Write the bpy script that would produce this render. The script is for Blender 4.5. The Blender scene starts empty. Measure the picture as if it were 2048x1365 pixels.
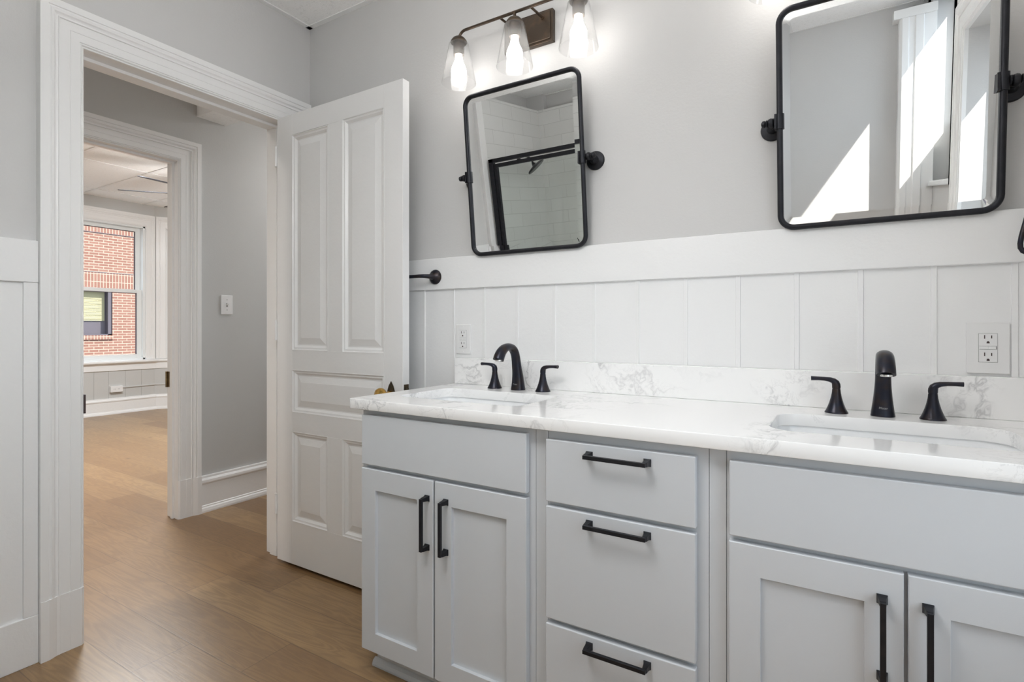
import bpy, bmesh, math, random
from mathutils import Vector, Matrix
random.seed(7)
PI = math.pi
sc = bpy.context.scene
COL = sc.collection
H = 1.055                       # eye height; "rel" heights below are measured from it

# ------------------------------------------------------------------ camera
cam_d = bpy.data.cameras.new('camera')
cam = bpy.data.objects.new('camera', cam_d)
COL.objects.link(cam)
cam.location = (0, 0, H)
cam.rotation_euler = (PI / 2, 0, math.radians(31.5))
cam_d.sensor_fit = 'HORIZONTAL'
cam_d.sensor_width = 36.0
cam_d.lens = 36.0 * 1078.0 / 2048.0
cam_d.shift_x = 0.0
cam_d.shift_y = -(682.5 - 656.0) / 2048.0
cam_d.clip_start = 0.02
sc.camera = cam

# ------------------------------------------------------------------ world, sun, colour
w = bpy.data.worlds.new('sky')
sc.world = w
w.use_nodes = True
bg = w.node_tree.nodes['Background']
bg.inputs[0].default_value = (0.80, 0.90, 1.0, 1)
bg.inputs[1].default_value = 2.6
sun_d = bpy.data.lights.new('sun', 'SUN')
sun = bpy.data.objects.new('sun', sun_d)
COL.objects.link(sun)
sun_d.energy = 10.0
sun_d.angle = math.radians(0.6)
sun_d.color = (1.0, 0.95, 0.87)
sun.rotation_euler = Vector((-1, -0.73, -1.4)).to_track_quat('-Z', 'Y').to_euler()
sun.location = (6, 5, 9)
vs = sc.view_settings
vs.view_transform = 'Standard'
vs.look = 'None'
vs.exposure = 0.42
vs.gamma = 1.0
vs.use_curve_mapping = False
sc.cycles.use_denoising = True
sc.cycles.max_bounces = 14
sc.cycles.diffuse_bounces = 8
sc.cycles.glossy_bounces = 6
sc.cycles.transmission_bounces = 8
sc.cycles.transparent_max_bounces = 16
sc.cycles.sample_clamp_indirect = 6.0
sc.cycles.caustics_reflective = False
sc.cycles.caustics_refractive = False


def area(name, loc, size, energy, color, direction, sy=None, portal=False, spread=PI):
    d = bpy.data.lights.new(name, 'AREA')
    o = bpy.data.objects.new(name, d)
    COL.objects.link(o)
    d.shape = 'RECTANGLE' if sy else 'DISK'
    d.size = size
    if sy:
        d.size_y = sy
    d.energy = energy
    d.color = color
    d.spread = spread
    d.cycles.is_portal = portal
    o.location = loc
    o.rotation_euler = Vector(direction).to_track_quat('-Z', 'Y').to_euler()
    return o


L_HALL, L_FAR = 17.0, 80.0
# the lamps and portals; hall lamps are added fill (fixtures built further down)
area('added_hall_window_portal', (-2.72, 3.30, 1.45), 0.56, 1, (1, 1, 1), (0, -1, 0), sy=1.3, portal=True)  # portal of the added hall window
area('hall_fill_lamp', (-2.72, -0.55, 2.44), 0.16, L_HALL, (1.0, 0.92, 0.84), (0, 0, -1))  # added out of view, warm fill for the hall
area('room_ceiling_lamp', (-4.85, 2.14, 2.612), 1.15, L_FAR, (0.93, 0.97, 1.0), (0, 0, -1), sy=0.56)
area('hall_fill_lamp', (-2.66, 2.75, 2.44), 0.18, 7.0, (1.0, 0.98, 0.96), (0, 0, -1))  # added out of view, brightens the dark hall wall
area('bath_window_portal', (0.60, -0.46, 2.08), 0.9, 1, (1, 1, 1), (-1, 0, 0), sy=0.75, portal=True)
area('added_side_window_portal', (0.74, 0.56, 1.3), 0.9, 1, (1, 1, 1), (-1, 0, 0), sy=1.55, portal=True)  # portal of the added side window
area('room_window_portal', (-7.72, 2.9, 1.5), 1.0, 1, (1, 1, 1), (1, 0, 0), sy=1.7, portal=True)

# ------------------------------------------------------------------ materials
MATS = {}


def new_mat(name):
    m = bpy.data.materials.new(name)
    m.use_nodes = True
    nt = m.node_tree
    b = nt.nodes['Principled BSDF']
    return m, nt, b


def objcoord(nt, scale=(1, 1, 1), rot=(0, 0, 0), loc=(0, 0, 0)):
    g = nt.nodes.new('ShaderNodeNewGeometry')
    mp = nt.nodes.new('ShaderNodeMapping')
    nt.links.new(g.outputs['Position'], mp.inputs[0])
    mp.inputs['Scale'].default_value = scale
    mp.inputs['Rotation'].default_value = rot
    mp.inputs['Location'].default_value = loc
    return mp.outputs[0]


def noise(nt, vec, scale, detail=3, rough=0.5, dist=0.0):
    n = nt.nodes.new('ShaderNodeTexNoise')
    nt.links.new(vec, n.inputs['Vector'])
    n.inputs['Scale'].default_value = scale
    n.inputs['Detail'].default_value = detail
    n.inputs['Roughness'].default_value = rough
    n.inputs['Distortion'].default_value = dist
    return n


def ramp(nt, fac, stops):
    r = nt.nodes.new('ShaderNodeValToRGB')
    nt.links.new(fac, r.inputs[0])
    el = r.color_ramp.elements
    while len(el) < len(stops):
        el.new(0.5)
    for e, (p, c) in zip(el, stops):
        e.position = p
        e.color = (c[0], c[1], c[2], 1) if hasattr(c, '__len__') else (c, c, c, 1)
    return r.outputs[0]


def mathn(nt, op, a, b=None, c=None):
    n = nt.nodes.new('ShaderNodeMath')
    n.operation = op
    for i, v in enumerate((a, b, c)):
        if v is None:
            continue
        if isinstance(v, (int, float)):
            n.inputs[i].default_value = v
        else:
            nt.links.new(v, n.inputs[i])
    return n.outputs[0]


def mixc(nt, fac, a, b, blend='MIX'):
    n = nt.nodes.new('ShaderNodeMix')
    n.data_type = 'RGBA'
    n.blend_type = blend
    for idx, v in ((0, fac), (6, a), (7, b)):
        if isinstance(v, (int, float)):
            n.inputs[idx].default_value = v
        elif hasattr(v, '__len__'):
            n.inputs[idx].default_value = (v[0], v[1], v[2], 1)
        else:
            nt.links.new(v, n.inputs[idx])
    return n.outputs[2]


def bump(nt, b, height, strength, dist=0.002):
    n = nt.nodes.new('ShaderNodeBump')
    n.inputs['Strength'].default_value = strength
    n.inputs['Distance'].default_value = dist
    nt.links.new(height, n.inputs['Height'])
    nt.links.new(n.outputs[0], b.inputs['Normal'])


def paint(name, col, rough=0.5, bscale=60, bstr=0.15, var=0.03, spec=0.5):
    m, nt, b = new_mat(name)
    v = objcoord(nt)
    n1 = noise(nt, v, 3.0, 3)
    c = mixc(nt, n1.outputs[0], [x * (1 - var) for x in col], [min(1, x * (1 + var)) for x in col])
    nt.links.new(c, b.inputs['Base Color'])
    b.inputs['Roughness'].default_value = rough
    b.inputs['Specular IOR Level'].default_value = spec
    if bstr:
        n2 = noise(nt, v, bscale, 4, 0.6)
        bump(nt, b, n2.outputs[0], bstr)
    MATS[name] = m
    return m


paint('wall_paint', (0.598, 0.594, 0.590), 0.62, 120, 0.25, 0.02)
paint('hall_paint', (0.54, 0.54, 0.53), 0.62, 120, 0.2, 0.02)
paint('trim_white', (0.83, 0.83, 0.828), 0.32, 45, 0.28, 0.02)
paint('door_white', (0.77, 0.77, 0.768), 0.30, 40, 0.30, 0.02)
paint('wainscot_white', (0.82, 0.822, 0.824), 0.30, 70, 0.30, 0.015)
paint('window_white', (0.78, 0.80, 0.80), 0.4, 60, 0.15, 0.02)
paint('cabinet_paint', (0.590, 0.612, 0.640), 0.38, 300, 0.04, 0.012)
paint('porcelain', (0.85, 0.86, 0.87), 0.08, 10, 0, 0.0)
paint('plastic_white', (0.80, 0.80, 0.80), 0.28, 10, 0, 0.0)
paint('slot_dark', (0.05, 0.03, 0.03), 0.5, 10, 0, 0.0)
paint('groove_dark', (0.30, 0.30, 0.30), 0.6, 10, 0, 0.0)
paint('steel', (0.75, 0.74, 0.72), 0.25, 10, 0, 0.0)
MATS['steel'].node_tree.nodes['Principled BSDF'].inputs['Metallic'].default_value = 1
paint('blind_fabric', (0.27, 0.25, 0.15), 0.8, 20, 0, 0.05)
paint('sash_dark', (0.07, 0.06, 0.075), 0.5, 20, 0, 0.05)
paint('asphalt', (0.16, 0.16, 0.17), 0.9, 20, 0.2, 0.1)
paint('stone', (0.55, 0.5, 0.45), 0.8, 20, 0.2, 0.1)


def metal_black(name, col, rough, edge=None):
    m, nt, b = new_mat(name)
    v = objcoord(nt)
    n = noise(nt, v, 35.0, 3)
    c2 = edge or [x * 1.6 for x in col]
    c = mixc(nt, ramp(nt, n.outputs[0], [(0.45, 0.0), (0.75, 1.0)]), col, c2)
    nt.links.new(c, b.inputs['Base Color'])
    b.inputs['Metallic'].default_value = 0.65
    b.inputs['Roughness'].default_value = rough
    MATS[name] = m


metal_black('matte_black', (0.022, 0.023, 0.028), 0.42, (0.030, 0.030, 0.035))
metal_black('faucet_black', (0.022, 0.024, 0.036), 0.30, (0.045, 0.032, 0.026))
metal_black('oiled_bronze', (0.075, 0.056, 0.042), 0.36, (0.11, 0.075, 0.05))
metal_black('old_iron', (0.05, 0.038, 0.025), 0.45, (0.11, 0.08, 0.045))
metal_black('aged_brass', (0.16, 0.11, 0.05), 0.4, (0.30, 0.22, 0.10))
metal_black('brass', (0.55, 0.33, 0.09), 0.25, (0.7, 0.45, 0.14))
MATS['brass'].node_tree.nodes['Principled BSDF'].inputs['Metallic'].default_value = 1

# mirror silver
m, nt, b = new_mat('mirror_silver')
b.inputs['Base Color'].default_value = (0.93, 0.94, 0.935, 1)
b.inputs['Metallic'].default_value = 1
b.inputs['Roughness'].default_value = 0.0
MATS['mirror_silver'] = m


def glassmat(name, tint, refl=1.0, haze=0.0):
    m = bpy.data.materials.new(name)
    m.use_nodes = True
    nt = m.node_tree
    nt.nodes.clear()
    out = nt.nodes.new('ShaderNodeOutputMaterial')
    tr = nt.nodes.new('ShaderNodeBsdfTransparent')
    tr.inputs[0].default_value = (*tint, 1)
    gl = nt.nodes.new('ShaderNodeBsdfGlossy')
    gl.inputs['Roughness'].default_value = 0.02
    fr = nt.nodes.new('ShaderNodeLayerWeight')
    fr.inputs[0].default_value = 0.5
    mx = nt.nodes.new('ShaderNodeMixShader')
    f = mathn(nt, 'MULTIPLY_ADD', mathn(nt, 'POWER', fr.outputs['Facing'], 4.0), 0.6 * refl, 0.035 * refl)
    base = tr.outputs[0]
    if haze:
        df = nt.nodes.new('ShaderNodeBsdfTranslucent')
        m0 = nt.nodes.new('ShaderNodeMixShader')
        m0.inputs[0].default_value = haze
        nt.links.new(tr.outputs[0], m0.inputs[1])
        nt.links.new(df.outputs[0], m0.inputs[2])
        base = m0.outputs[0]
    nt.links.new(f, mx.inputs[0])
    nt.links.new(base, mx.inputs[1])
    nt.links.new(gl.outputs[0], mx.inputs[2])
    nt.links.new(mx.outputs[0], out.inputs[0])
    MATS[name] = m


glassmat('clear_glass', (0.97, 0.97, 0.97), 1.0, 0.045)
glassmat('window_glass', (0.97, 0.98, 0.98), 0.6)
glassmat('shower_glass', (0.93, 0.95, 0.94), 0.8)


def emis(name, col, st):
    m = bpy.data.materials.new(name)
    m.use_nodes = True
    nt = m.node_tree
    nt.nodes.clear()
    out = nt.nodes.new('ShaderNodeOutputMaterial')
    e = nt.nodes.new('ShaderNodeEmission')
    e.inputs[0].default_value = (*col, 1)
    e.inputs[1].default_value = st
    nt.links.new(e.outputs[0], out.inputs[0])
    MATS[name] = m


emis('bulb_glow', (1.0, 0.965, 0.92), 11.5)
emis('fill_drum_glow', (1.0, 0.99, 0.975), 10.5)  # glow of the added bathroom pendant
emis('diffuser_glow', (1.0, 0.97, 0.93), 1.1)

# quartz with grey veins
QOFF = (3.1, 0.4, 0.0)
m, nt, b = new_mat('veined_quartz')
v = objcoord(nt)
warp = noise(nt, v, 2.2, 5, 0.6)
vv = nt.nodes.new('ShaderNodeVectorMath')
vv.operation = 'MULTIPLY_ADD'
nt.links.new(warp.outputs['Color'], vv.inputs[0])
vv.inputs[1].default_value = (0.45, 0.45, 0.45)
nt.links.new(v, vv.inputs[2])
na = noise(nt, vv.outputs[0], 2.6, 6, 0.62, 0.3)
ridge = mathn(nt, 'ABSOLUTE', mathn(nt, 'SUBTRACT', na.outputs[0], 0.5))
vein = ramp(nt, ridge, [(0.0, 1.0), (0.006, 0.5), (0.020, 0.0)])
nb = noise(nt, vv.outputs[0], 11.0, 5, 0.7, 0.6)
ridge2 = mathn(nt, 'ABSOLUTE', mathn(nt, 'SUBTRACT', nb.outputs[0], 0.5))
vein2 = ramp(nt, ridge2, [(0.0, 0.38), (0.020, 0.0)])
mask = noise(nt, objcoord(nt, (1, 1, 1), (0, 0, 0), QOFF), 2.6, 1, 0.4)
mk = ramp(nt, mask.outputs[0], [(0.50, 0.0), (0.62, 0.55)])
sx = nt.nodes.new('ShaderNodeSeparateXYZ')
nt.links.new(v, sx.inputs[0])
lo = noise(nt, v, 6.0, 2, 0.5)
wob = mathn(nt, 'MULTIPLY_ADD', lo.outputs[0], 0.30, -0.15)
blob = None
for xc, wd in ((-1.22, 0.11), (-0.95, 0.10), (-0.66, 0.05), (-0.11, 0.06), (0.26, 0.08)):
    d_ = mathn(nt, 'DIVIDE', mathn(nt, 'ABSOLUTE', mathn(nt, 'SUBTRACT', mathn(nt, 'ADD', sx.outputs[0], wob), xc)), wd)
    bl = mathn(nt, 'SUBTRACT', 1.15, d_)
    blob = bl if blob is None else mathn(nt, 'MAXIMUM', blob, bl)
mk = mathn(nt, 'MINIMUM', mathn(nt, 'MAXIMUM', mk, blob), 1.0)
fac = mathn(nt, 'MULTIPLY', mathn(nt, 'MAXIMUM', vein, vein2), mk)
fac = mathn(nt, 'MULTIPLY', fac, 0.62)
c = mixc(nt, fac, (0.89, 0.89, 0.888), (0.36, 0.36, 0.37))
nt.links.new(c, b.inputs['Base Color'])
b.inputs['Roughness'].default_value = 0.10
MATS['veined_quartz'] = m

# oak planks, 0.1765 m wide, laid along x
m, nt, b = new_mat('oak_planks')
g = nt.nodes.new('ShaderNodeNewGeometry')
sep = nt.nodes.new('ShaderNodeSeparateXYZ')
nt.links.new(g.outputs['Position'], sep.inputs[0])
PW, PL = 0.1765, 1.22
ry = mathn(nt, 'DIVIDE', mathn(nt, 'SUBTRACT', sep.outputs[1], 0.797), PW)
row = mathn(nt, 'FLOOR', ry)
fy = mathn(nt, 'SUBTRACT', ry, row)
odd = mathn(nt, 'FLOORED_MODULO', row, 2.0)
off = mathn(nt, 'ADD', mathn(nt, 'MULTIPLY', row, 0.42), mathn(nt, 'MULTIPLY', odd, -0.135))
off = mathn(nt, 'ADD', off, -1.855)
rx = mathn(nt, 'DIVIDE', mathn(nt, 'SUBTRACT', sep.outputs[0], off), PL)
colx = mathn(nt, 'FLOOR', rx)
fx = mathn(nt, 'SUBTRACT', rx, colx)
idn = mathn(nt, 'ADD', mathn(nt, 'MULTIPLY', row, 7.13), mathn(nt, 'MULTIPLY', colx, 3.71))
wn = nt.nodes.new('ShaderNodeTexWhiteNoise')
wn.noise_dimensions = '1D'
nt.links.new(idn, wn.inputs['W'])
cmb = nt.nodes.new('ShaderNodeCombineXYZ')
nt.links.new(mathn(nt, 'MULTIPLY', sep.outputs[0], 1.0), cmb.inputs[0])
nt.links.new(mathn(nt, 'MULTIPLY', sep.outputs[1], 9.0), cmb.inputs[1])
nt.links.new(mathn(nt, 'MULTIPLY', wn.outputs['Value'], 37.0), cmb.inputs[2])
gn = noise(nt, cmb.outputs[0], 1.5, 3, 0.5, 0.5)
rings = mathn(nt, 'SINE', mathn(nt, 'MULTIPLY', gn.outputs[0], 75.0))
rings = mathn(nt, 'MULTIPLY_ADD', rings, 0.5, 0.5)
cmb2 = nt.nodes.new('ShaderNodeCombineXYZ')
nt.links.new(mathn(nt, 'MULTIPLY', sep.outputs[0], 2.0), cmb2.inputs[0])
nt.links.new(mathn(nt, 'MULTIPLY', sep.outputs[1], 55.0), cmb2.inputs[1])
nt.links.new(mathn(nt, 'MULTIPLY', wn.outputs['Value'], 11.0), cmb2.inputs[2])
fib = noise(nt, cmb2.outputs[0], 3.0, 4, 0.65)
big = noise(nt, cmb.outputs[0], 0.8, 3)
c = ramp(nt, wn.outputs['Value'], [(0.0, (0.250, 0.143, 0.060)), (0.5, (0.335, 0.205, 0.092)), (1.0, (0.43, 0.278, 0.132))])
c = mixc(nt, mathn(nt, 'MULTIPLY', rings, 0.38), c, (0.13, 0.075, 0.04))
c = mixc(nt, mathn(nt, 'MULTIPLY', fib.outputs[0], 0.50), c, (0.16, 0.095, 0.05))
c = mixc(nt, ramp(nt, big.outputs[0], [(0.3, 0.30), (0.7, 0.0)]), c, (0.20, 0.12, 0.065))
kn = nt.nodes.new('ShaderNodeTexVoronoi')
nt.links.new(objcoord(nt, (1.0, 2.2, 1)), kn.inputs['Vector'])
kn.inputs['Scale'].default_value = 1.9
c = mixc(nt, ramp(nt, kn.outputs['Distance'], [(0.0, 0.75), (0.045, 0.35), (0.09, 0.0)]), c, (0.075, 0.042, 0.024))
# seams
ey = mathn(nt, 'MINIMUM', fy, mathn(nt, 'SUBTRACT', 1.0, fy))
ex = mathn(nt, 'MULTIPLY', mathn(nt, 'MINIMUM', fx, mathn(nt, 'SUBTRACT', 1.0, fx)), PL / PW)
e = mathn(nt, 'MINIMUM', ex, ey)
seam = ramp(nt, e, [(0.0, 0.75), (0.013, 0.0)])
c = mixc(nt, seam, c, (0.10, 0.06, 0.035))
nt.links.new(c, b.inputs['Base Color'])
b.inputs['Roughness'].default_value = 0.33
b.inputs['Specular IOR Level'].default_value = 0.5
bump(nt, b, mathn(nt, 'SUBTRACT', fib.outputs[0], mathn(nt, 'MULTIPLY', seam, 0.5)), 0.12, 0.002)
MATS['oak_planks'] = m


def brickmat(name, axes, bw, bh, mortar, c1, c2, cm, msize, offset=0.5, rough=0.85, bstr=0.3, varied=0.0):
    """axes: which world axes run along the course and up"""
    m, nt, b = new_mat(name)
    g = nt.nodes.new('ShaderNodeNewGeometry')
    s = nt.nodes.new('ShaderNodeSeparateXYZ')
    nt.links.new(g.outputs['Position'], s.inputs[0])
    cb = nt.nodes.new('ShaderNodeCombineXYZ')
    nt.links.new(s.outputs[axes[0]], cb.inputs[0])
    nt.links.new(s.outputs[axes[1]], cb.inputs[1])
    br = nt.nodes.new('ShaderNodeTexBrick')
    nt.links.new(cb.outputs[0], br.inputs['Vector'])
    br.offset = offset
    br.inputs['Scale'].default_value = 1
    br.inputs['Brick Width'].default_value = bw
    br.inputs['Row Height'].default_value = bh
    br.inputs['Mortar Size'].default_value = msize
    br.inputs['Mortar Smooth'].default_value = 0.25
    br.inputs['Color1'].default_value = (*c1, 1)
    br.inputs['Color2'].default_value = (*c2, 1)
    br.inputs['Mortar'].default_value = (*cm, 1)
    col = br.outputs[0]
    if varied:
        n = noise(nt, objcoord(nt), 9, 3)
        col = mixc(nt, mathn(nt, 'MULTIPLY', n.outputs[0], varied), col, [x * 0.6 for x in c1])
    nt.links.new(col, b.inputs['Base Color'])
    b.inputs['Roughness'].default_value = rough
    bump(nt, b, mathn(nt, 'SUBTRACT', 1.0, br.outputs[1]), bstr, 0.004)
    MATS[name] = m


BR = ((0.165, 0.074, 0.054), (0.195, 0.096, 0.072), (0.38, 0.30, 0.24))
brickmat('red_brick', (1, 2), 0.215, 0.070, 0, *BR, 0.008, varied=0.25)
brickmat('soldier_brick', (1, 2), 0.070, 0.205, 0, *BR, 0.008, offset=0.0, varied=0.25)
TL = ((0.74, 0.74, 0.73), (0.77, 0.77, 0.76), (0.62, 0.62, 0.61))
brickmat('shower_tile_side', (1, 2), 0.305, 0.102, 0, *TL, 0.0022, rough=0.14, bstr=0.5)
brickmat('shower_tile_back', (0, 2), 0.305, 0.102, 0, *TL, 0.0022, rough=0.14, bstr=0.5)
for nm in ('shower_tile_side', 'shower_tile_back'):
    pass


def ceilmat(name, grid=None, ox=0, oy=0):
    m, nt, b = new_mat(name)
    v = objcoord(nt)
    n = noise(nt, v, 160.0, 2, 0.5)
    n2 = noise(nt, v, 60.0, 2, 0.5)
    sp = ramp(nt, n.outputs[0], [(0.62, 0.0), (0.72, 1.0)])
    sp2 = ramp(nt, n2.outputs[0], [(0.60, 0.0), (0.70, 0.6)])
    c = mixc(nt, mathn(nt, 'MULTIPLY', mathn(nt, 'MAXIMUM', sp, sp2), 0.5), (0.93, 0.93, 0.928), (0.66, 0.66, 0.65))
    nt.links.new(c, b.inputs['Base Color'])
    b.inputs['Roughness'].default_value = 0.9
    bump(nt, b, n.outputs[0], 0.3, 0.003)
    MATS[name] = m


ceilmat('ceiling_tile')


def M(n):
    return MATS[n]


# ------------------------------------------------------------------ mesh tools
class MB:
    def __init__(self):
        self.v, self.f, self.s = [], [], []

    def add(self, verts, faces, smooth=False):
        n = len(self.v)
        self.v += [tuple(p) for p in verts]
        self.f += [tuple(i + n for i in f) for f in faces]
        self.s += [smooth] * len(faces)
        return self

    def box(self, x0, x1, y0, y1, z0, z1):
        x0, x1 = sorted((x0, x1)); y0, y1 = sorted((y0, y1)); z0, z1 = sorted((z0, z1))
        return self.add([(x0, y0, z0), (x1, y0, z0), (x1, y1, z0), (x0, y1, z0),
                         (x0, y0, z1), (x1, y0, z1), (x1, y1, z1), (x0, y1, z1)],
                        [(0, 3, 2, 1), (4, 5, 6, 7), (0, 1, 5, 4), (1, 2, 6, 5), (2, 3, 7, 6), (3, 0, 4, 7)])

    def loft(self, rings, caps=True, smooth=False, closed=False):
        n = len(rings[0])
        vs_, fs = [], []
        for r in rings:
            vs_ += r
        k = len(rings)
        for a in range(k if closed else k - 1):
            b_ = (a + 1) % k
            for i in range(n):
                j = (i + 1) % n
                fs.append((a * n + i, a * n + j, b_ * n + j, b_ * n + i))
        self.add(vs_, fs, smooth)
        if caps and not closed:
            base = len(self.v) - len(vs_)
            self.f += [tuple(base + i for i in range(n))[::-1], tuple(base + (k - 1) * n + i for i in range(n))]
            self.s += [False, False]
        return self

    def tube(self, pts, rad, seg=14, closed=False, squash=None):
        pts = [Vector(p) for p in pts]
        n = len(pts)
        rads = rad if hasattr(rad, '__len__') else [rad] * n
        rings = []
        up = None
        for i, p in enumerate(pts):
            if closed:
                t = (pts[(i + 1) % n] - pts[i - 1]).normalized()
            else:
                t = (pts[min(i + 1, n - 1)] - pts[max(i - 1, 0)]).normalized()
            if up is None:
                ref = Vector((0, 0, 1)) if abs(t.z) < 0.9 else Vector((1, 0, 0))
                up = (ref - t * ref.dot(t)).normalized()
            else:
                up = (up - t * up.dot(t)).normalized()
            side = t.cross(up)
            r = rads[i]
            sa, sb = squash if squash else (1, 1)
            if hasattr(r, '__len__'):
                (sa, sb), r = r, 1.0
            rings.append([tuple(p + side * (math.cos(2 * PI * k / seg) * r * sa) + up * (math.sin(2 * PI * k / seg) * r * sb)) for k in range(seg)])
        return self.loft(rings, caps=not closed, smooth=True, closed=closed)

    def lathe(self, prof, c=(0, 0, 0), axis='z', seg=32, caps=True):
        """prof: (radius, height) pairs"""
        rings = []
        for r, h in prof:
            ring = []
            for k in range(seg):
                a = 2 * PI * k / seg
                p, q = math.cos(a) * r, math.sin(a) * r
                if axis == 'z':
                    ring.append((c[0] + p, c[1] + q, c[2] + h))
                elif axis == 'y':
                    ring.append((c[0] + p, c[1] + h, c[2] + q))
                else:
                    ring.append((c[0] + h, c[1] + p, c[2] + q))
            rings.append(ring)
        return self.loft(rings, caps=caps, smooth=True)

    def extrude(self, prof, fn, path):
        """prof: closed list of 2-D points; path: list of parameters; fn(p, t) -> xyz"""
        rings = [[fn(p, t) for p in prof] for t in path]
        return self.loft(rings, caps=True)

    def build(self, name, mat, parent=None, bevel=0.0, segs=2, angle=35, loc=None):
        me = bpy.data.meshes.new(name)
        o_ = Vector((0, 0, 0))
        if parent is not None:
            o_ = world_loc(parent)
        elif loc is not None:
            o_ = Vector(loc)
        me.from_pydata([tuple(Vector(p) - o_) for p in self.v], [], self.f)
        me.polygons.foreach_set('use_smooth', self.s)
        me.update()
        bm = bmesh.new()
        bm.from_mesh(me)
        bmesh.ops.recalc_face_normals(bm, faces=bm.faces)
        bm.to_mesh(me)
        bm.free()
        me.materials.append(M(mat) if isinstance(mat, str) else mat)
        o = bpy.data.objects.new(name, me)
        COL.objects.link(o)
        if parent is not None:
            o.parent = parent
        elif loc is not None:
            o.location = loc
        if bevel:
            md = o.modifiers.new('bevel', 'BEVEL')
            md.width = bevel
            md.segments = segs
            md.limit_method = 'ANGLE'
            md.angle_limit = math.radians(angle)
            for p in me.polygons:
                p.use_smooth = True
            md2 = o.modifiers.new('wn', 'WEIGHTED_NORMAL')
            md2.keep_sharp = True
        elif any(self.s):
            sharp_by_angle(me, 38)
        return o


def sharp_by_angle(me, deg):
    bm = bmesh.new()
    bm.from_mesh(me)
    lim = math.radians(deg)
    for e_ in bm.edges:
        if len(e_.link_faces) == 2 and e_.calc_face_angle(0) > lim:
            e_.smooth = False
    bm.to_mesh(me)
    bm.free()


def world_loc(o):
    l = Vector(o.location)
    while o.parent is not None:
        o = o.parent
        l += Vector(o.location)
    return l


def tag(o, label=None, cat=None, group=None, kind=None):
    if label:
        o['label'] = label
    if cat:
        o['category'] = cat
    if group:
        o['group'] = group
    if kind:
        o['kind'] = kind
    return o


def struct(o, label=None):
    o['kind'] = 'structure'
    if label:
        o['label'] = label
    return o


def thing(name, loc, label, cat, group=None):
    o = bpy.data.objects.new(name, None)
    o.empty_display_size = 0.05
    COL.objects.link(o)
    o.location = loc
    return tag(o, label, cat, group)


def copy_tree(o, parent=None, loc=None, label=None):
    c_ = o.copy()
    COL.objects.link(c_)
    if parent is not None:
        c_.parent = parent
    if loc is not None:
        c_.location = loc
    if label:
        c_['label'] = label
    for ch in [x for x in bpy.data.objects if x.parent == o]:
        copy_tree(ch, c_)
    return c_


def rrect(x0, x1, y0, y1, r, n=6):
    """rounded rectangle outline, counter-clockwise"""
    pts = []
    for cx, cy, a0 in ((x1 - r, y1 - r, 0), (x0 + r, y1 - r, PI / 2), (x0 + r, y0 + r, PI), (x1 - r, y0 + r, 1.5 * PI)):
        for k in range(n + 1):
            a = a0 + PI / 2 * k / n
            pts.append((cx + r * math.cos(a), cy + r * math.sin(a)))
    return pts


# ------------------------------------------------------------------ moulding profiles
CASE_W = 0.120
CASE = [(0.0, 0.0), (0.0, 0.034), (0.021, 0.034), (0.0225, 0.030), (0.026, 0.030), (0.030, 0.0325), (0.036, 0.031),
        (0.040, 0.026), (0.044, 0.0235), (0.0475, 0.0245), (0.0495, 0.029), (0.0515, 0.029), (0.0525, 0.0235),
        (0.0790, 0.0235), (0.0798, 0.0220), (0.0812, 0.0220), (0.0820, 0.0235), (0.1060, 0.0235), (0.1070, 0.0195),
        (0.1095, 0.0195), (0.1115, 0.0215), (0.1135, 0.0195), (0.1145, 0.0150), (0.1165, 0.0150), (0.1180, 0.0165), (0.120, 0.0150), (0.120, 0.0)]
PLINTH = [(0.0, 0.0), (0.0, 0.037), (0.022, 0.037), (0.030, 0.034), (0.044, 0.0275), (0.052, 0.0275), (0.053, 0.026), (0.080, 0.026),
          (0.081, 0.025), (0.112, 0.025), (0.116, 0.021), (0.120, 0.018), (0.120, 0.0)]


def casing(mb, fn, a0, a1, b0, b1, prof=CASE, W=CASE_W, right=True, right_w=None):
    """moulded frame round an opening; fn(a, b, d) -> xyz"""
    rings = []
    for k in range(4):
        ring = []
        for w_, d in prof:
            t = W - w_
            tr = t if right_w is None else min(t, right_w)
            ring.append((fn(a0 - t, b0, d), fn(a0 - t, b1 + t, d), fn(a1 + tr, b1 + t, d), fn(a1 + tr, b0, d))[k])
        rings.append(ring)
    mb.loft(rings)
    for s_, w1 in ((-1, W), (1, right_w or W)):
        edge = a0 if s_ < 0 else a1
        rr = []
        for z in (0.0, b0):
            rr.append([fn(edge + s_ * min(W - w_, w1), z, d) for w_, d in PLINTH])
        mb.loft(rr)


BASE = [(0, 0), (0.034, 0), (0.034, 0.010), (0.030, 0.024), (0.024, 0.030), (0.0235, 0.036), (0.019, 0.040), (0.019, 0.158), (0.024, 0.162),
        (0.027, 0.170), (0.026, 0.182), (0.020, 0.190), (0.017, 0.193), (0.016, 0.204), (0.010, 0.206), (0, 0.206)]


def baseboard(mb, p0, p1, nrm, scale=1.0):
    """runs along the wall foot from p0 to p1 (xy), nrm points into the room"""
    rings = []
    for p in (p0, p1):
        rings.append([(p[0] + nrm[0] * d, p[1] + nrm[1] * d, z * scale) for d, z in BASE])
    mb.loft(rings)


# =================================================================== THE SHELL
CZ = 2.49
# floor: one continuous plank floor through bathroom, hall and room
mb = MB().box(-7.75, 0.62, -1.62, 5.05, -0.06, 0.0)
struct(mb.build('floor', 'oak_planks'), 'warm brown oak plank floor running through all the rooms')

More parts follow.
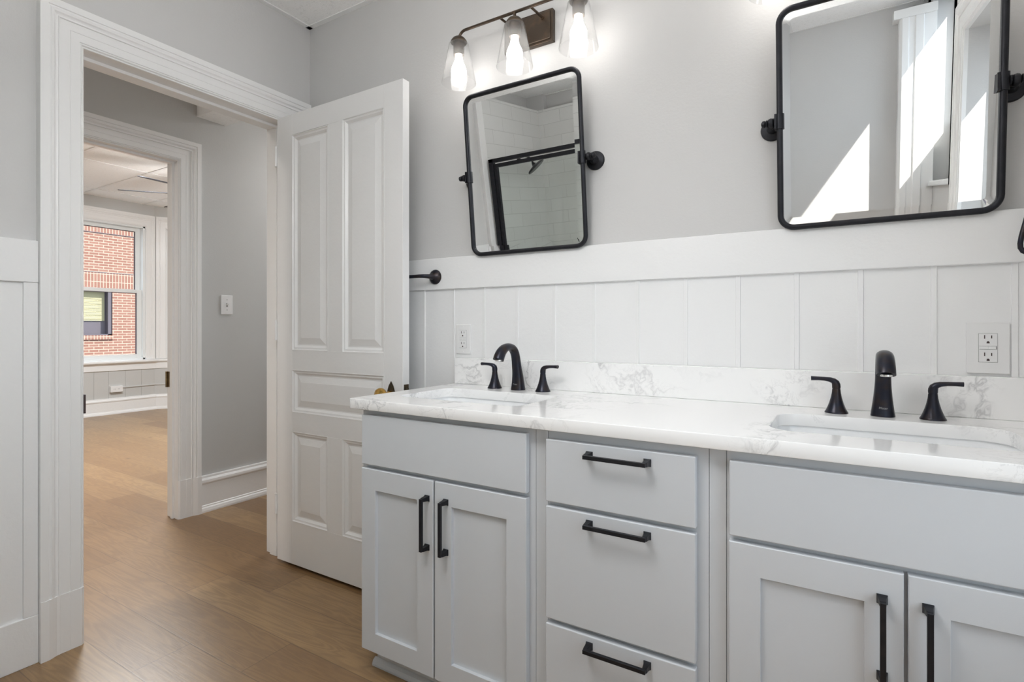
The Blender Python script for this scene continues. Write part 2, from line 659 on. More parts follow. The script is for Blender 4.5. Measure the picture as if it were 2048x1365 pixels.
# bathroom ceiling and hall ceiling
mb = MB().box(-2.31, 0.62, -1.10, 1.84, CZ, CZ + 0.06)
struct(mb.build('ceiling', 'ceiling_tile'), 'speckled white bathroom ceiling')
mb = MB().box(-3.22, -2.31, -1.62, 3.32, CZ, CZ + 0.06)
struct(mb.build('ceiling_hall', 'ceiling_tile'), 'ceiling of the hall')
mb = MB()
mb.box(-2.18, 0.47, 1.676, 1.70, CZ - 0.004, CZ + 0.001)
mb.box(-2.18, -2.156, -0.02, 1.70, CZ - 0.004, CZ + 0.001)
mb.box(-2.18, 0.47, -0.98, -0.956, CZ - 0.004, CZ + 0.001)
mb.box(-0.30, -0.276, -0.98, 1.70, CZ - 0.003, CZ + 0.001)
struct(mb.build('trim_1', 'trim_white'), 'white metal edge strip of the bathroom ceiling')

# vanity wall
mb = MB().box(-2.18, 0.62, 1.70, 1.84, 0, CZ)
struct(mb.build('wall_front', 'wall_paint'), 'light grey wall behind the vanity')
# left wall with the doorway
DY0, DY1, DZ = 0.789, 1.563, 1.990
mb = MB()
mb.box(-2.31, -2.18, -0.02, DY0 - 0.005, 0, CZ)
mb.box(-2.31, -2.18, DY0 - 0.005, DY1 + 0.005, DZ + 0.02, CZ)
mb.box(-2.31, -2.18, DY1 + 0.005, 3.32, 0, CZ)
struct(mb.build('wall_left', 'wall_paint'), 'light grey wall holding the bathroom doorway')
# shower alcove walls and back wall
mb = MB().box(-2.40, -2.29, -1.10, -0.02, 0, CZ)
struct(mb.build('wall_shower', 'wall_paint'), 'grey wall above the shower tile')
mb = MB()
mb.box(-2.40, 0.62, -1.10, -0.98, 0, CZ)
struct(mb.build('wall_back', 'wall_paint'), 'light grey back wall seen in the mirrors')
mb = MB().box(-2.29, -2.13, -0.98, -0.92, 2.0, CZ)
struct(mb.build('trim_2', 'wall_paint'), 'boxed pipe chase above the shower tile')
# right wall with a window opening and an added second window
WY0, WY1, WZ0, WZ1 = -0.93, -0.06, H + 0.37, 2.455
mb = MB()
mb.box(0.47, 0.59, -1.10, WY0, 0, CZ)
mb.box(0.47, 0.59, WY1, 0.02, 0, CZ)
SW0, SW1, SZ0, SZ1 = 0.12, 1.00, 0.55, 2.05  # opening of the added side window
mb.box(0.47, 0.72, 0.02, SW0, 0, CZ)
mb.box(0.47, 0.72, SW1, 1.84, 0, CZ)
mb.box(0.47, 0.72, SW0, SW1, 0, SZ0)
mb.box(0.47, 0.72, SW0, SW1, SZ1, CZ)
mb.box(0.47, 0.59, WY0, WY1, 0, WZ0)
mb.box(0.47, 0.59, WY0, WY1, WZ1, CZ)
struct(mb.build('wall_right', 'wall_paint'), 'wall beside the right sink')

# shower tile
mb = MB()
mb.box(-2.29, -2.18, -0.98, -0.021, 0, H + 1.31)
struct(mb.build('wall_tile_left', 'shower_tile_side'), 'white subway tile on the left wall of the shower')
mb = MB()
mb.box(-2.18, -0.70, -0.98, -0.90, 0, H + 1.31)
struct(mb.build('wall_tile_back', 'shower_tile_back'), 'white subway tile on the back wall of the shower')
mb = MB().box(-0.70, -0.60, -0.98, 0.02, 0, CZ)
struct(mb.build('wall_partition', 'wall_paint'), 'short wall closing the shower')
mb = MB()
mb.box(-2.18, -2.165, -0.021, 0.075, 0, H + 1.31)
mb.box(-2.165, -2.15, 0.060, 0.078, 0, H + 1.315)
struct(mb.build('trim_3', 'trim_white'), 'white tile edge strip on the left wall')

# hall: far wall with the second doorway
FY0, FY1, FZ = 0.80, 1.566, 1.974
mb = MB()
mb.box(-3.22, -3.13, -1.62, FY0 - 0.005, 0, 2.70)
mb.box(-3.22, -3.13, FY0 - 0.005, FY1 + 0.005, FZ + 0.02, 2.70)
mb.box(-3.22, -3.13, FY1 + 0.005, 5.05, 0, 2.70)
struct(mb.build('wall_hall', 'hall_paint'), 'light grey hall wall with the second doorway')
mb = MB()
mb.box(-3.13, -2.31, -1.62, -1.50, 0, CZ)
mb.box(-2.40, -2.31, -1.50, -0.02, 0, CZ)
struct(mb.build('wall_hall_end', 'hall_paint'))
mb = MB()
mb.box(-3.13, -3.00, 3.20, 3.32, 0, CZ)
mb.box(-2.44, -2.31, 3.20, 3.32, 0, CZ)
mb.box(-3.00, -2.44, 3.20, 3.32, 0, 0.8)
mb.box(-3.00, -2.44, 3.20, 3.32, 2.1, CZ)
struct(mb.build('wall_hall_far', 'hall_paint'))
# boxed chase high on the hall wall
mb = MB().box(-3.129, -2.905, 1.675, 1.845, H + 1.20, CZ)
struct(mb.build('trim_4', 'ceiling_tile', bevel=0.002), 'white boxed bulkhead high on the hall wall')

# casings -----------------------------------------------------------
fnL = lambda a, b_, d: (-2.18 + d, a, b_)
mb = MB()
casing(mb, fnL, DY0, DY1, 0.190, DZ, right_w=0.118)
struct(mb.build('trim_5', 'trim_white'), 'wide moulded white casing round the bathroom doorway')
mb = MB()                                      # jamb boards and stops
mb.box(-2.315, -2.178, DY0 - 0.02, DY0, 0, DZ)
mb.box(-2.315, -2.178, DY1, DY1 + 0.02, 0, DZ)
mb.box(-2.315, -2.178, DY0 - 0.02, DY1 + 0.02, DZ, DZ + 0.02)
mb.box(-2.275, -2.225, DY0, DY0 + 0.012, 0, DZ - 0.012)
mb.box(-2.275, -2.225, DY1 - 0.012, DY1, 0, DZ - 0.012)
mb.box(-2.275, -2.225, DY0, DY1, DZ - 0.012, DZ)
struct(mb.build('trim_6', 'trim_white', bevel=0.0015), 'white jamb of the bathroom doorway')
fnH = lambda a, b_, d: (-3.13 + d, a, b_)
mb = MB()
casing(mb, fnH, FY0, FY1, 0.212, FZ, W=0.120)
struct(mb.build('trim_7', 'trim_white'), 'moulded white casing round the second doorway')
mb = MB()
mb.box(-3.225, -3.128, FY0 - 0.02, FY0, 0, FZ)
mb.box(-3.225, -3.128, FY1, FY1 + 0.02, 0, FZ)
mb.box(-3.225, -3.128, FY0 - 0.02, FY1 + 0.02, FZ, FZ + 0.02)
mb.box(-3.170, -3.150, FY0, FY0 + 0.012, 0, FZ - 0.012)
mb.box(-3.170, -3.150, FY1 - 0.012, FY1, 0, FZ - 0.012)
mb.box(-3.170, -3.150, FY0, FY1, FZ - 0.012, FZ)
struct(mb.build('trim_8', 'trim_white', bevel=0.0015), 'white jamb of the second doorway')
mb = MB()
baseboard(mb, (-3.13, FY1 + 0.12), (-3.13, 3.2), (1, 0))
struct(mb.build('baseboard_hall', 'trim_white'), 'tall white baseboard in the hall')

# wainscot ------------------------------------------------------------
mb = MB()
mb.box(-2.165, 0.47, 1.680, 1.70, H + 0.1525, H + 0.2775)      # top rail
struct(mb.build('trim_9', 'wainscot_white', bevel=0.003), 'smooth white top rail of the board wall')
mb = MB()
mb.box(-2.18, 0.47, 1.692, 1.70, 0.0, H + 0.1525)
bx = [-1.451 - 0.149 * k for k in (4, 3, 2, 1)] + [-1.451, -1.300, -1.155, -1.008, -0.856, -0.708, -0.556, -0.403, -0.253, -0.101, 0.048, 0.201, 0.351]
for x in bx:
    mb.loft([[(x - 0.0135, 1.692, z), (x - 0.0125, 1.6895, z), (x - 0.0015, 1.6885, z), (x - 0.0005, 1.692, z)] for z in (0.0, H + 0.1525)])
struct(mb.build('trim_10', 'wainscot_white'), 'white vertical board panelling behind the vanity')
mb = MB()
mb.box(-2.18, -2.158, 0.10, DY0 - 0.1205, H + 0.142, H + 0.274)
mb.box(-2.18, -2.160, 0.632, DY0 - 0.1205, 0.152, H + 0.142)
mb.box(-2.18, -2.160, 0.10, 0.125, 0.152, H + 0.142)
mb.box(-2.18, -2.158, 0.10, DY0 - 0.1205, 0.0, 0.152)
struct(mb.build('trim_11', 'wainscot_white', bevel=0.002), 'white wainscot frame left of the doorway')
mb = MB()
mb.box(-2.18, -2.168, 0.12, 0.64, 0.14, H + 0.15)
struct(mb.build('trim_12', 'wainscot_white'), 'flat white wainscot panel left of the doorway')

# right wall: window, closed door, casings ------------------------------
fnR = lambda a, b_, d: (0.47 - d, a, b_)
mb = MB()
prof = CASE
rings = []
for k in range(5):
    ring = []
    for w_, d in prof:
        t = min((CASE_W - w_) * 0.62, 0.03)
        t2 = min(t, 0.03)
        ring.append((fnR(WY0 - t2, WZ0 - t, d), fnR(WY0 - t2, WZ1 + t, d), fnR(WY1 + t, WZ1 + t, d), fnR(WY1 + t, WZ0 - t, d), fnR(WY0 - t2, WZ0 - t, d))[k])
    rings.append(ring)
mb.loft(rings[:4], closed=True)
struct(mb.build('trim_13', 'trim_white'), 'white casing of the bathroom window')
mb = MB()
for (a0, a1, b0, b1) in ((WY0, WY1, WZ0, H + 0.70), (WY0, WY1, WZ1 - 0.012, WZ1), (WY0, WY0 + 0.03, WZ0, WZ1), (WY1 - 0.03, WY1, WZ0, WZ1)):
    mb.box(0.560, 0.585, a0, a1, b0, b1)
fr = struct(mb.build('window_3', 'window_white', bevel=0.002), 'bathroom window above a solid lower panel')
MB().box(0.571, 0.574, WY0 + 0.025, WY1 - 0.025, H + 0.69, WZ1 - 0.008).build('pane', 'window_glass', fr)
# tall white post and head board in the back corner
mb = MB()
mb.loft([[(0.29, -0.98, z), (0.29, -0.880, z), (0.305, -0.866, z), (0.335, -0.866, z), (0.340, -0.872, z), (0.365, -0.872, z), (0.370, -0.864, z), (0.408, -0.864, z), (0.410, -0.876, z), (0.4695, -0.876, z), (0.4695, -0.98, z)]
         for z in (0.0, H + 1.33)])
mb.box(0.262, 0.470, -0.98, -0.862, H + 1.33, H + 1.38)
struct(mb.build('trim_14', 'trim_white', bevel=0.0015), 'tall moulded white post in the back corner')
# =================================================================== FAR ROOM
RZ = 2.63
mb = MB().box(-7.75, -3.22, -0.55, 5.05, RZ, RZ + 0.07)
struct(mb.build('ceiling_room', 'ceiling_tile'), 'white tile ceiling of the far room')
mb = MB()
for x in (-7.2, -6.01, -4.8, -3.6):
    mb.box(x - 0.012, x + 0.012, -0.40, 4.9, RZ - 0.006, RZ + 0.001)
for y in (0.28, 0.89, 1.50, 2.11, 2.745, 3.40, 4.0, 4.6):
    mb.box(-7.6, -3.22, y - 0.012, y + 0.012, RZ - 0.005, RZ + 0.001)
struct(mb.build('trim_16', 'trim_white'), 'thin metal grid of the tile ceiling')
XW = -7.60
PY0, PY1, PZ0, PZ1 = 2.40, 3.425, 0.655, 2.345
YB = 3.535
mb = MB()
mb.box(XW - 0.15, XW, 0.6, PY0, 0, RZ)
mb.box(XW - 0.15, XW, PY1, YB + 0.03, 0, RZ)
mb.box(XW - 0.15, XW, PY0, PY1, 0, PZ0)
mb.box(XW - 0.15, XW, PY0, PY1, PZ1, RZ)
struct(mb.build('wall_window', 'hall_paint'), 'light grey window wall of the far room')
# angled bay wall from (XW, YB) heading (0.5, 0.866)
DA = Vector((0.5, 0.866, 0)); NA = Vector((0.866, -0.5, 0))


def ang(a, b_, d):
    p = Vector((XW, YB, 0)) + DA * a + NA * d
    return (p.x, p.y, b_)


def abox(mb, a0, a1, d0, d1, z0, z1):
    pts = [ang(a0, 0, d0), ang(a1, 0, d0), ang(a1, 0, d1), ang(a0, 0, d1)]
    return mb.loft([[(p[0], p[1], z) for p in pts] for z in (z0, z1)])


mb = MB()
A0, A1 = 0.13, 0.98
abox(mb, 0.0, A0, -0.15, 0, 0, RZ)
abox(mb, A1, 1.55, -0.15, 0, 0, RZ)
abox(mb, A0, A1, -0.15, 0, 0, PZ0)
abox(mb, A0, A1, -0.15, 0, PZ1, RZ)
struct(mb.build('wall_bay', 'hall_paint'), 'angled bay wall of the far room')
mb = MB()
mb.box(-6.85, -3.22, 4.87, 5.0, 0, RZ)
struct(mb.build('wall_room_right', 'hall_paint'))
mb = MB()
mb.box(-7.7, -3.22, -0.5, -0.38, 0, RZ)
mb.box(-7.75, -7.6, -0.5, 0.6, 0, RZ)
struct(mb.build('wall_room_left', 'hall_paint'))


def sash_window(name, fn, a0, a1, z0, z1, zm, label):
    """double-hung window in an opening; fn(a, b, d): d=0 is the inner wall face, negative goes outwards"""
    def bx_(m_, p, q, r, s, d0, d1):
        c4 = [(p, d0), (q, d0), (q, d1), (p, d1)]
        m_.loft([[fn(a, z, d) for a, d in c4] for z in (r, s)])
    m_ = MB()
    for (p, q, r, s) in ((a0, a0 + 0.025, z0, z1), (a1 - 0.025, a1, z0, z1), (a0, a1, z0, z0 + 0.02), (a0, a1, z1 - 0.02, z1)):
        bx_(m_, p, q, r, s, -0.15, 0.0)
    root = struct(m_.build(name, 'window_white', bevel=0.0015), label)
    for up in (0, 1):
        d0, d1 = (-0.075, -0.040) if not up else (-0.115, -0.080)
        zz0, zz1 = (z0 + 0.02, zm + 0.022) if not up else (zm - 0.022, z1 - 0.02)
        m_ = MB()
        s0, s1 = a0 + 0.025, a1 - 0.025
        sw = 0.052
        bx_(m_, s0, s0 + sw, zz0, zz1, d0, d1)
        bx_(m_, s1 - sw, s1, zz0, zz1, d0, d1)
        bx_(m_, s0 + sw, s1 - sw, zz0, zz0 + (0.045 if up else 0.045), d0, d1)
        bx_(m_, s0 + sw, s1 - sw, zz1 - 0.044, zz1, d0, d1)
        sh = m_.build('window_sash', 'window_white', root, bevel=0.0015)
        m_ = MB()
        bx_(m_, s0 + sw - 0.004, s1 - sw + 0.004, zz0 + 0.04, zz1 - 0.04, (d0 + d1) / 2 - 0.002, (d0 + d1) / 2 + 0.002)
        m_.build('pane', 'window_glass', sh)
        m_ = MB()
        for (p, q, r, s) in ((s0 + sw, s0 + sw + 0.006, zz0 + 0.045, zz1 - 0.044), (s1 - sw - 0.006, s1 - sw, zz0 + 0.045, zz1 - 0.044),
                             (s0 + sw, s1 - sw, zz1 - 0.050, zz1 - 0.044)):
            bx_(m_, p, q, r, s, d0 + 0.004, d1 - 0.008)
        m_.build('glazing_seal', 'sash_dark', sh)
    return root


fnW = lambda a, b_, d: (XW + d, a, b_)
sash_window('window_1', fnW, PY0, PY1, PZ0, PZ1, H + 0.462, 'white double-hung window facing the brick building')
sash_window('window_2', ang, A0, A1, PZ0, PZ1, H + 0.462, 'white double-hung window in the angled bay wall')
sash_window('added_window_4', lambda a, b_, d: (0.57 - d, a, b_), SW0, SW1, SZ0, SZ1, 1.30, 'added tall bathroom window beside the vanity, for fill daylight')  # added opening: sun bounce and sky fill for the cabinet fronts
m_ = MB()
rr = []
for k in range(4):
    rr.append([(fnR(SW0 - (CASE_W - w_), SZ0 - (CASE_W - w_), d), fnR(SW0 - (CASE_W - w_), SZ1 + (CASE_W - w_), d), fnR(SW1 + (CASE_W - w_), SZ1 + (CASE_W - w_), d),
                fnR(SW1 + (CASE_W - w_), SZ0 - (CASE_W - w_), d))[k] for w_, d in CASE])
m_.loft(rr, closed=True)
struct(m_.build('trim_15', 'trim_white'), 'moulded casing of the added tall bathroom window')
sash_window('added_window_5', lambda a, b_, d: (a, 3.20 - d, b_), -3.00, -2.44, 0.8, 2.1, 1.46, 'added unseen window at the end of the hall, for fill daylight')  # added to flood the hall with sky light
# window casings, stools, aprons, far baseboards
WC = [(w_ * 0.92, d * 0.8) for w_, d in CASE]


def far_casing(fn, a0, a1, rw):
    m_ = MB()
    rings_ = []
    for k in range(4):
        ring_ = []
        for w_, d in WC:
            t = 0.1104 - w_
            tl = min(t, rw[0]); tr = min(t, rw[1]); tt = t * 1.35
            ring_.append((fn(a0 - tl, PZ0, d), fn(a0 - tl, PZ1 + tt, d), fn(a1 + tr, PZ1 + tt, d), fn(a1 + tr, PZ0, d))[k])
        rings_.append(ring_)
    m_.loft(rings_)
    return m_


struct(far_casing(fnW, PY0, PY1, (0.2, 0.108)).build('trim_17', 'trim_white'), 'white casing of the far window')
struct(far_casing(ang, A0, A1, (0.112, 0.2)).build('trim_18', 'trim_white'), 'white casing of the bay window')
STOOL = [(0, 0.530), (0.012, 0.530), (0.014, 0.600), (0.020, 0.612), (0.036, 0.620), (0.050, 0.622), (0.055, 0.632), (0.052, 0.648), (0.0, 0.655)]
mb = MB()
mb.loft([[(XW + d, 0.6, z) for d, z in STOOL], [(XW + d, YB + d * 0.5, z) for d, z in STOOL],
         [ang(1.55, z, d) for d, z in STOOL]])
struct(mb.build('trim_19', 'trim_white'), 'white window stool running round the bay')
mb = MB()
sc_ = 0.195 / 0.206
mb.loft([[(XW + d, 0.6, z * sc_) for d, z in BASE], [(XW + d, YB + d * 0.5, z * sc_) for d, z in BASE], [ang(1.55, z * sc_, d) for d, z in BASE]])
struct(mb.build('baseboard_room', 'trim_white'), 'tall white baseboard under the far window')
# vertical board grooves under the far window
mb = MB()
for y in (2.45, 2.66, 2.87, 3.02, 3.20, 3.38):
    mb.box(XW - 0.002, XW + 0.0015, y, y + 0.004, 0.195, 0.53)
paint('groove_grey', (0.40, 0.40, 0.39), 0.6, 10, 0, 0.0)
struct(mb.build('trim_20', 'groove_grey'), 'board joints under the far window')

# =================================================================== OUTSIDE
XB = -16.5
q = 16.5 / 12.2
wy1 = 4.918 * q
mb = MB()
wz1, wz0 = H + 0.76 * q, H - 0.145 * q
wy0 = wy1 - 1.15
mb.box(XB - 0.3, XB, -6, wy0, -4, 9)
mb.box(XB - 0.3, XB, wy1, 16, -4, 9)
mb.box(XB - 0.3, XB, wy0, wy1, -4, wz0)
mb.box(XB - 0.3, XB, wy0, wy1, wz1, 9)
bld = thing('brick_building', (XB, 5, -4), 'red brick building across the alley seen through the far window', 'building')
mb.build('brick_wall', 'red_brick', bld)
mb = MB()
mb.box(XB - 0.01, XB + 0.012, -6, 16, wz1 + 0.0, wz1 + 0.41)
mb.box(XB - 0.01, XB + 0.012, -6, 16, H + 1.80 * q + 0.05, H + 1.80 * q + 0.26)
mb.build('soldier_course', 'soldier_brick', bld)
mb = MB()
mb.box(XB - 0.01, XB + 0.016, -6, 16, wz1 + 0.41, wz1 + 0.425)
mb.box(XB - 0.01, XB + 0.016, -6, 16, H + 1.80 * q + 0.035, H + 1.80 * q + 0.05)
mb.build('dark_joint', 'sash_dark', bld)  # thin dark strips along the soldier courses
mb = MB().box(XB - 0.05, XB + 0.03, wy0 - 0.02, wy1 + 0.01, wz0 - 0.11, wz0)
mb.build('window_sill', 'soldier_brick', bld)
mb = MB()
mb.box(XB - 0.14, XB - 0.03, wy0, wy0 + 0.08, wz0, wz1)
mb.box(XB - 0.14, XB - 0.03, wy1 - 0.09, wy1, wz0, wz1)
mb.box(XB - 0.14, XB - 0.03, wy0, wy1, wz1 - 0.06, wz1)
mb.box(XB - 0.14, XB - 0.03, wy0, wy1, wz0, wz0 + 0.03)
wf = mb.build('window_frame', 'sash_dark', bld)
MB().box(XB - 0.20, XB - 0.18, wy0 + 0.05, wy1 - 0.05, wz0, wz1).build('dark_room', 'sash_dark', wf)
mb = MB()
n = 22
for k in range(n):
    z0 = H + 0.135 * q + (wz1 - 0.05 - (H + 0.135 * q)) * k / n
    z1 = H + 0.135 * q + (wz1 - 0.05 - (H + 0.135 * q)) * (k + 1) / n
    mb.loft([[(XB - 0.165, wy0 + 0.07, z0), (XB - 0.155, wy0 + 0.07, z0), (XB - 0.165, wy0 + 0.07, z1)],
             [(XB - 0.165, wy1 - 0.12, z0), (XB - 0.155, wy1 - 0.12, z0), (XB - 0.165, wy1 - 0.12, z1)]])
mb.build('window_blind', 'blind_fabric', bld)
mb = MB().box(-40, 40, -40, 40, -4.1, -4.0)
struct(mb.build('ground', 'asphalt'))

# =================================================================== OPEN DOOR
DX0, DX1 = -2.168, -1.411
DF, DB = 1.516, 1.551
dz0, dz1 = 0.016, H + 0.941


def panel_door():
    pans = [(-2.064, -1.830, H - 0.097, H + 0.845), (-1.744, -1.508, H - 0.099, H + 0.853),
            (-2.064, -1.508, H - 0.370, H - 0.186), (-2.064, -1.830, H - 0.850, H - 0.457), (-1.744, -1.508, H - 0.852, H - 0.456)]
    m_ = MB()
    m_.box(DX0, DX1, DF + 0.014, DB, dz0, dz1)
    # stiles and rails on the front, panels let in
    xs = [DX0, -2.064, -1.830, -1.744, -1.508, DX1]
    P_ = pans
    m_.box(DX0, -2.064, DF, DF + 0.016, dz0, dz1)
    m_.box(-1.508, DX1, DF, DF + 0.016, dz0, dz1)
    m_.box(-2.064, -1.508, DF, DF + 0.016, H + 0.849, dz1)
    m_.box(-2.064, -1.508, DF, DF + 0.016, H - 0.186, H - 0.098)
    m_.box(-2.064, -1.508, DF, DF + 0.016, H - 0.4565, H - 0.370)
    m_.box(-2.064, -1.508, DF, DF + 0.016, dz0, H - 0.851)
    m_.box(-1.830, -1.744, DF, DF + 0.016, H - 0.098, H + 0.849)
    m_.box(-1.830, -1.744, DF, DF + 0.016, H - 0.851, H - 0.4565)
    root = m_.build('door_1', 'door_white', bevel=0.0012)
    struct(root, 'open white five-panel door standing against the vanity wall')
    for (a0, a1, b0, b1) in P_:
        m2 = MB()
        b0, b1 = b0 - 0.002, b1 + 0.002
        prof_ = [(0.0, 0.016), (0.0, -0.001), (0.003, -0.001), (0.006, 0.003), (0.010, 0.004), (0.013, 0.004), (0.018, 0.009), (0.022, 0.0125), (0.027, 0.0125), (0.030, 0.0115),
                 (0.052, 0.0055), (0.054, 0.0048)]
        rr = []
        for (t, dd) in prof_:
            rr.append([(a0 + t, DF + dd, b0 + t), (a1 - t, DF + dd, b0 + t), (a1 - t, DF + dd, b1 - t), (a0 + t, DF + dd, b1 - t)])
        m2.loft(rr)
        m2.build('door_panel', 'door_white', root)
    return root


door = panel_door()
zk = H - 0.245
# pointed iron back plate
out = [(-0.0215, -0.135), (0.0215, -0.135), (0.0225, -0.02), (0.020, 0.005), (0.012, 0.028), (0.004, 0.040), (0.0, 0.046),
       (-0.004, 0.040), (-0.012, 0.028), (-0.020, 0.005), (-0.0225, -0.02)]
cxp = -1.470
mb = MB()
for sc2, y0, y1 in ((1.0, DF - 0.003, DF + 0.0), (0.82, DF - 0.0055, DF - 0.003)):
    mb.loft([[(cxp + x * sc2, y, zk - 0.005 + z * sc2) for x, z in out] for y in (y1, y0)])
kp = mb.build('knob_plate', 'old_iron', door, bevel=0.0008)
mb = MB()
mb.lathe([(0.011, 0), (0.011, -0.012), (0.008, -0.018), (0.008, -0.030), (0.018, -0.036), (0.0255, -0.044), (0.0275, -0.052), (0.025, -0.060), (0.016, -0.066), (0.001, -0.068)],
         c=(cxp, DF - 0.005, zk - 0.007), axis='y')
mb.build('doorknob', 'brass', door)
mb = MB()
mb.box(DX1 - 0.001, DX1 + 0.0015, DF + 0.006, DB - 0.004, zk - 0.12, zk + 0.030)
mb.box(DX1 + 0.0015, DX1 + 0.008, DF + 0.012, DB - 0.010, zk - 0.006, zk + 0.016)
mb.build('latch_plate', 'old_iron', door, bevel=0.0005)
for z in (0.22, 1.0, 1.78):
    MB().lathe([(0.006, 0), (0.006, 0.09)], c=(DX0 - 0.004, DF - 0.004, z), seg=12).build('hinge', 'door_white', door)
# strike plate on the left jamb, hinge leaf in the second doorway
mb = MB()
mb.box(-2.222, -2.192, DY0 - 0.001, DY0 + 0.002, H - 0.30, H - 0.225)
mb.box(-2.195, -2.160, DY0 - 0.0005, DY0 + 0.0045, H - 0.287, H - 0.224)
tag(mb.build('strike_plate', 'slot_dark', bevel=0.0005), 'black strike plate on the left jamb of the near doorway', 'strike plate')
mb = MB()
mb.box(-3.215, -3.200, FY1 - 0.003, FY1 + 0.001, H - 0.330, H - 0.245)
mb.lathe([(0.006, 0), (0.006, 0.088)], c=(-3.220, FY1 - 0.006, H - 0.332), seg=12)
tag(mb.build('hinge_leaf', 'aged_brass', bevel=0.0005), 'small aged brass hinge on the jamb of the far doorway', 'hinge')

# =================================================================== VANITY
CT, CB = H - 0.216, H - 0.246
YF = 1.155          # front of doors and drawers
YFR = 1.175         # face frame
KZ = 0.080


def pull(name, parent, c, horiz, L=0.145):
    """square bar pull on two flared feet; c = centre on the front face"""
    m_ = MB()
    h = L / 2

    def P(a, o_, s):        # a along, o_ outwards, s across
        return (c[0] + a, c[1] - o_, c[2] + s) if horiz else (c[0] + s, c[1] - o_, c[2] + a)

    def bxp(a0, a1, o0, o1, s0, s1):
        r0 = [P(a0, o0, s0), P(a0, o1, s0), P(a0, o1, s1), P(a0, o0, s1)]
        r1 = [P(a1, o0, s0), P(a1, o1, s0), P(a1, o1, s1), P(a1, o0, s1)]
        m_.loft([r0, r1])
    bxp(-h, h, 0.023, 0.031, -0.0045, 0.0045)
    for s_ in (-1, 1):
        rr = []
        for o_, k, sh in ((0.0, 0.0085, 0.0), (0.002, 0.0082, 0.0), (0.006, 0.0068, -0.0008), (0.012, 0.0058, -0.0018), (0.020, 0.0052, -0.003), (0.0245, 0.0046, -0.0036)):
            ca = s_ * (h - 0.0045 + sh * -0.2)
            rr.append([P(ca - k, o_, -k), P(ca + k, o_, -k), P(ca + k, o_, k), P(ca - k, o_, k)])
        m_.loft(rr)
    return m_.build(name, 'matte_black', parent, bevel=0.0006)


def shaker(m_, x0, x1, z0, z1, fw=0.058):
    # one continuous frame with a recessed flat panel
    a0, a1, b0, b1 = x0 + fw, x1 - fw, z0 + fw, z1 - fw - 0.004
    e_ = 0.0016
    rr_ = []
    for (p, q, r, t, y) in ((x0, x1, z0, z1, YFR - 0.001), (x0, x1, z0, z1, YF + e_), (x0 + e_, x1 - e_, z0 + e_, z1 - e_, YF),
                            (a0 - e_ * 0.4, a1 + e_ * 0.4, b0 - e_ * 0.4, b1 + e_ * 0.4, YF), (a0, a1, b0, b1, YF + e_ * 0.4), (a0, a1, b0, b1, YF + 0.010)):
        rr_.append([(p, y, r), (q, y, r), (q, y, t), (p, y, t)])
    m_.loft(rr_)


def body(m_, x0, x1):
    m_.box(x0, x0 + 0.016, YFR + 0.019, 1.691, KZ, CB)
    m_.box(x1 - 0.016, x1, YFR + 0.019, 1.691, KZ, CB)
    m_.box(x0 + 0.016, x1 - 0.016, YFR + 0.019, 1.691, KZ, KZ + 0.016)
    m_.box(x0 + 0.016, x1 - 0.016, 1.675, 1.691, KZ + 0.016, CB)


def kick(root, x0, x1, side=0):
    MB().box(x0 + 0.012 * (side < 0), x1, 1.222, 1.236, 0.0, KZ).build('toe_kick', 'cabinet_paint', root)
    m_ = MB()
    pr = [(0.0, 0.0), (0.015, 0.0), (0.015, 0.006), (0.011, 0.016), (0.003, 0.021), (0.0, 0.022)]
    m_.loft([[(x, 1.222 - d, z) for d, z in pr] for x in ((x0 + 0.012 - 0.008) if side < 0 else x0, x1)])
    m_.build('shoe_moulding', 'cabinet_paint', root)


def sink_cabinet(x0, x1, da, dm, db, zt, label, pan, doors, pulls, side):
    root = thing('sink_cabinet', ((x0 + x1) / 2, 1.43, 0), label, 'cabinet', 'vanity base cabinets')
    m_ = MB(); body(m_, x0, x1); m_.build('body', 'cabinet_paint', root, bevel=0.0008)
    m_ = MB()
    m_.box(x0, x0 + 0.038, YFR, YFR + 0.019, KZ, CB)
    m_.box(x1 - 0.038, x1, YFR, YFR + 0.019, KZ, CB)
    m_.box(x0 + 0.038, x1 - 0.038, YFR, YFR + 0.019, CB - 0.038, CB)
    m_.box(x0 + 0.038, x1 - 0.038, YFR, YFR + 0.019, KZ, KZ + 0.03)
    m_.box(x0 + 0.038, x1 - 0.038, YFR, YFR + 0.019, H - 0.44, H - 0.40)
    m_.box((x0 + x1) / 2 - 0.03, (x0 + x1) / 2 + 0.03, YFR, YFR + 0.019, KZ, H - 0.44)
    m_.build('face_frame', 'cabinet_paint', root)
    m_ = MB().box(da, db, YF, YFR - 0.001, H + pan[0], H + pan[1])
    m_.build('false_front', 'cabinet_paint', root, bevel=0.003, segs=3)
    for (a, b_), px in zip(((da, dm - 0.003), (dm + 0.003, db)), pulls):
        m_ = MB(); shaker(m_, a, b_, H + doors[0], H + doors[1])
        d_ = m_.build('cabinet_door', 'cabinet_paint', root)
        pull('handle', d_, (px, YF, H + doors[1] - 0.1185), False)
    kick(root, x0, x1, side)
    return root


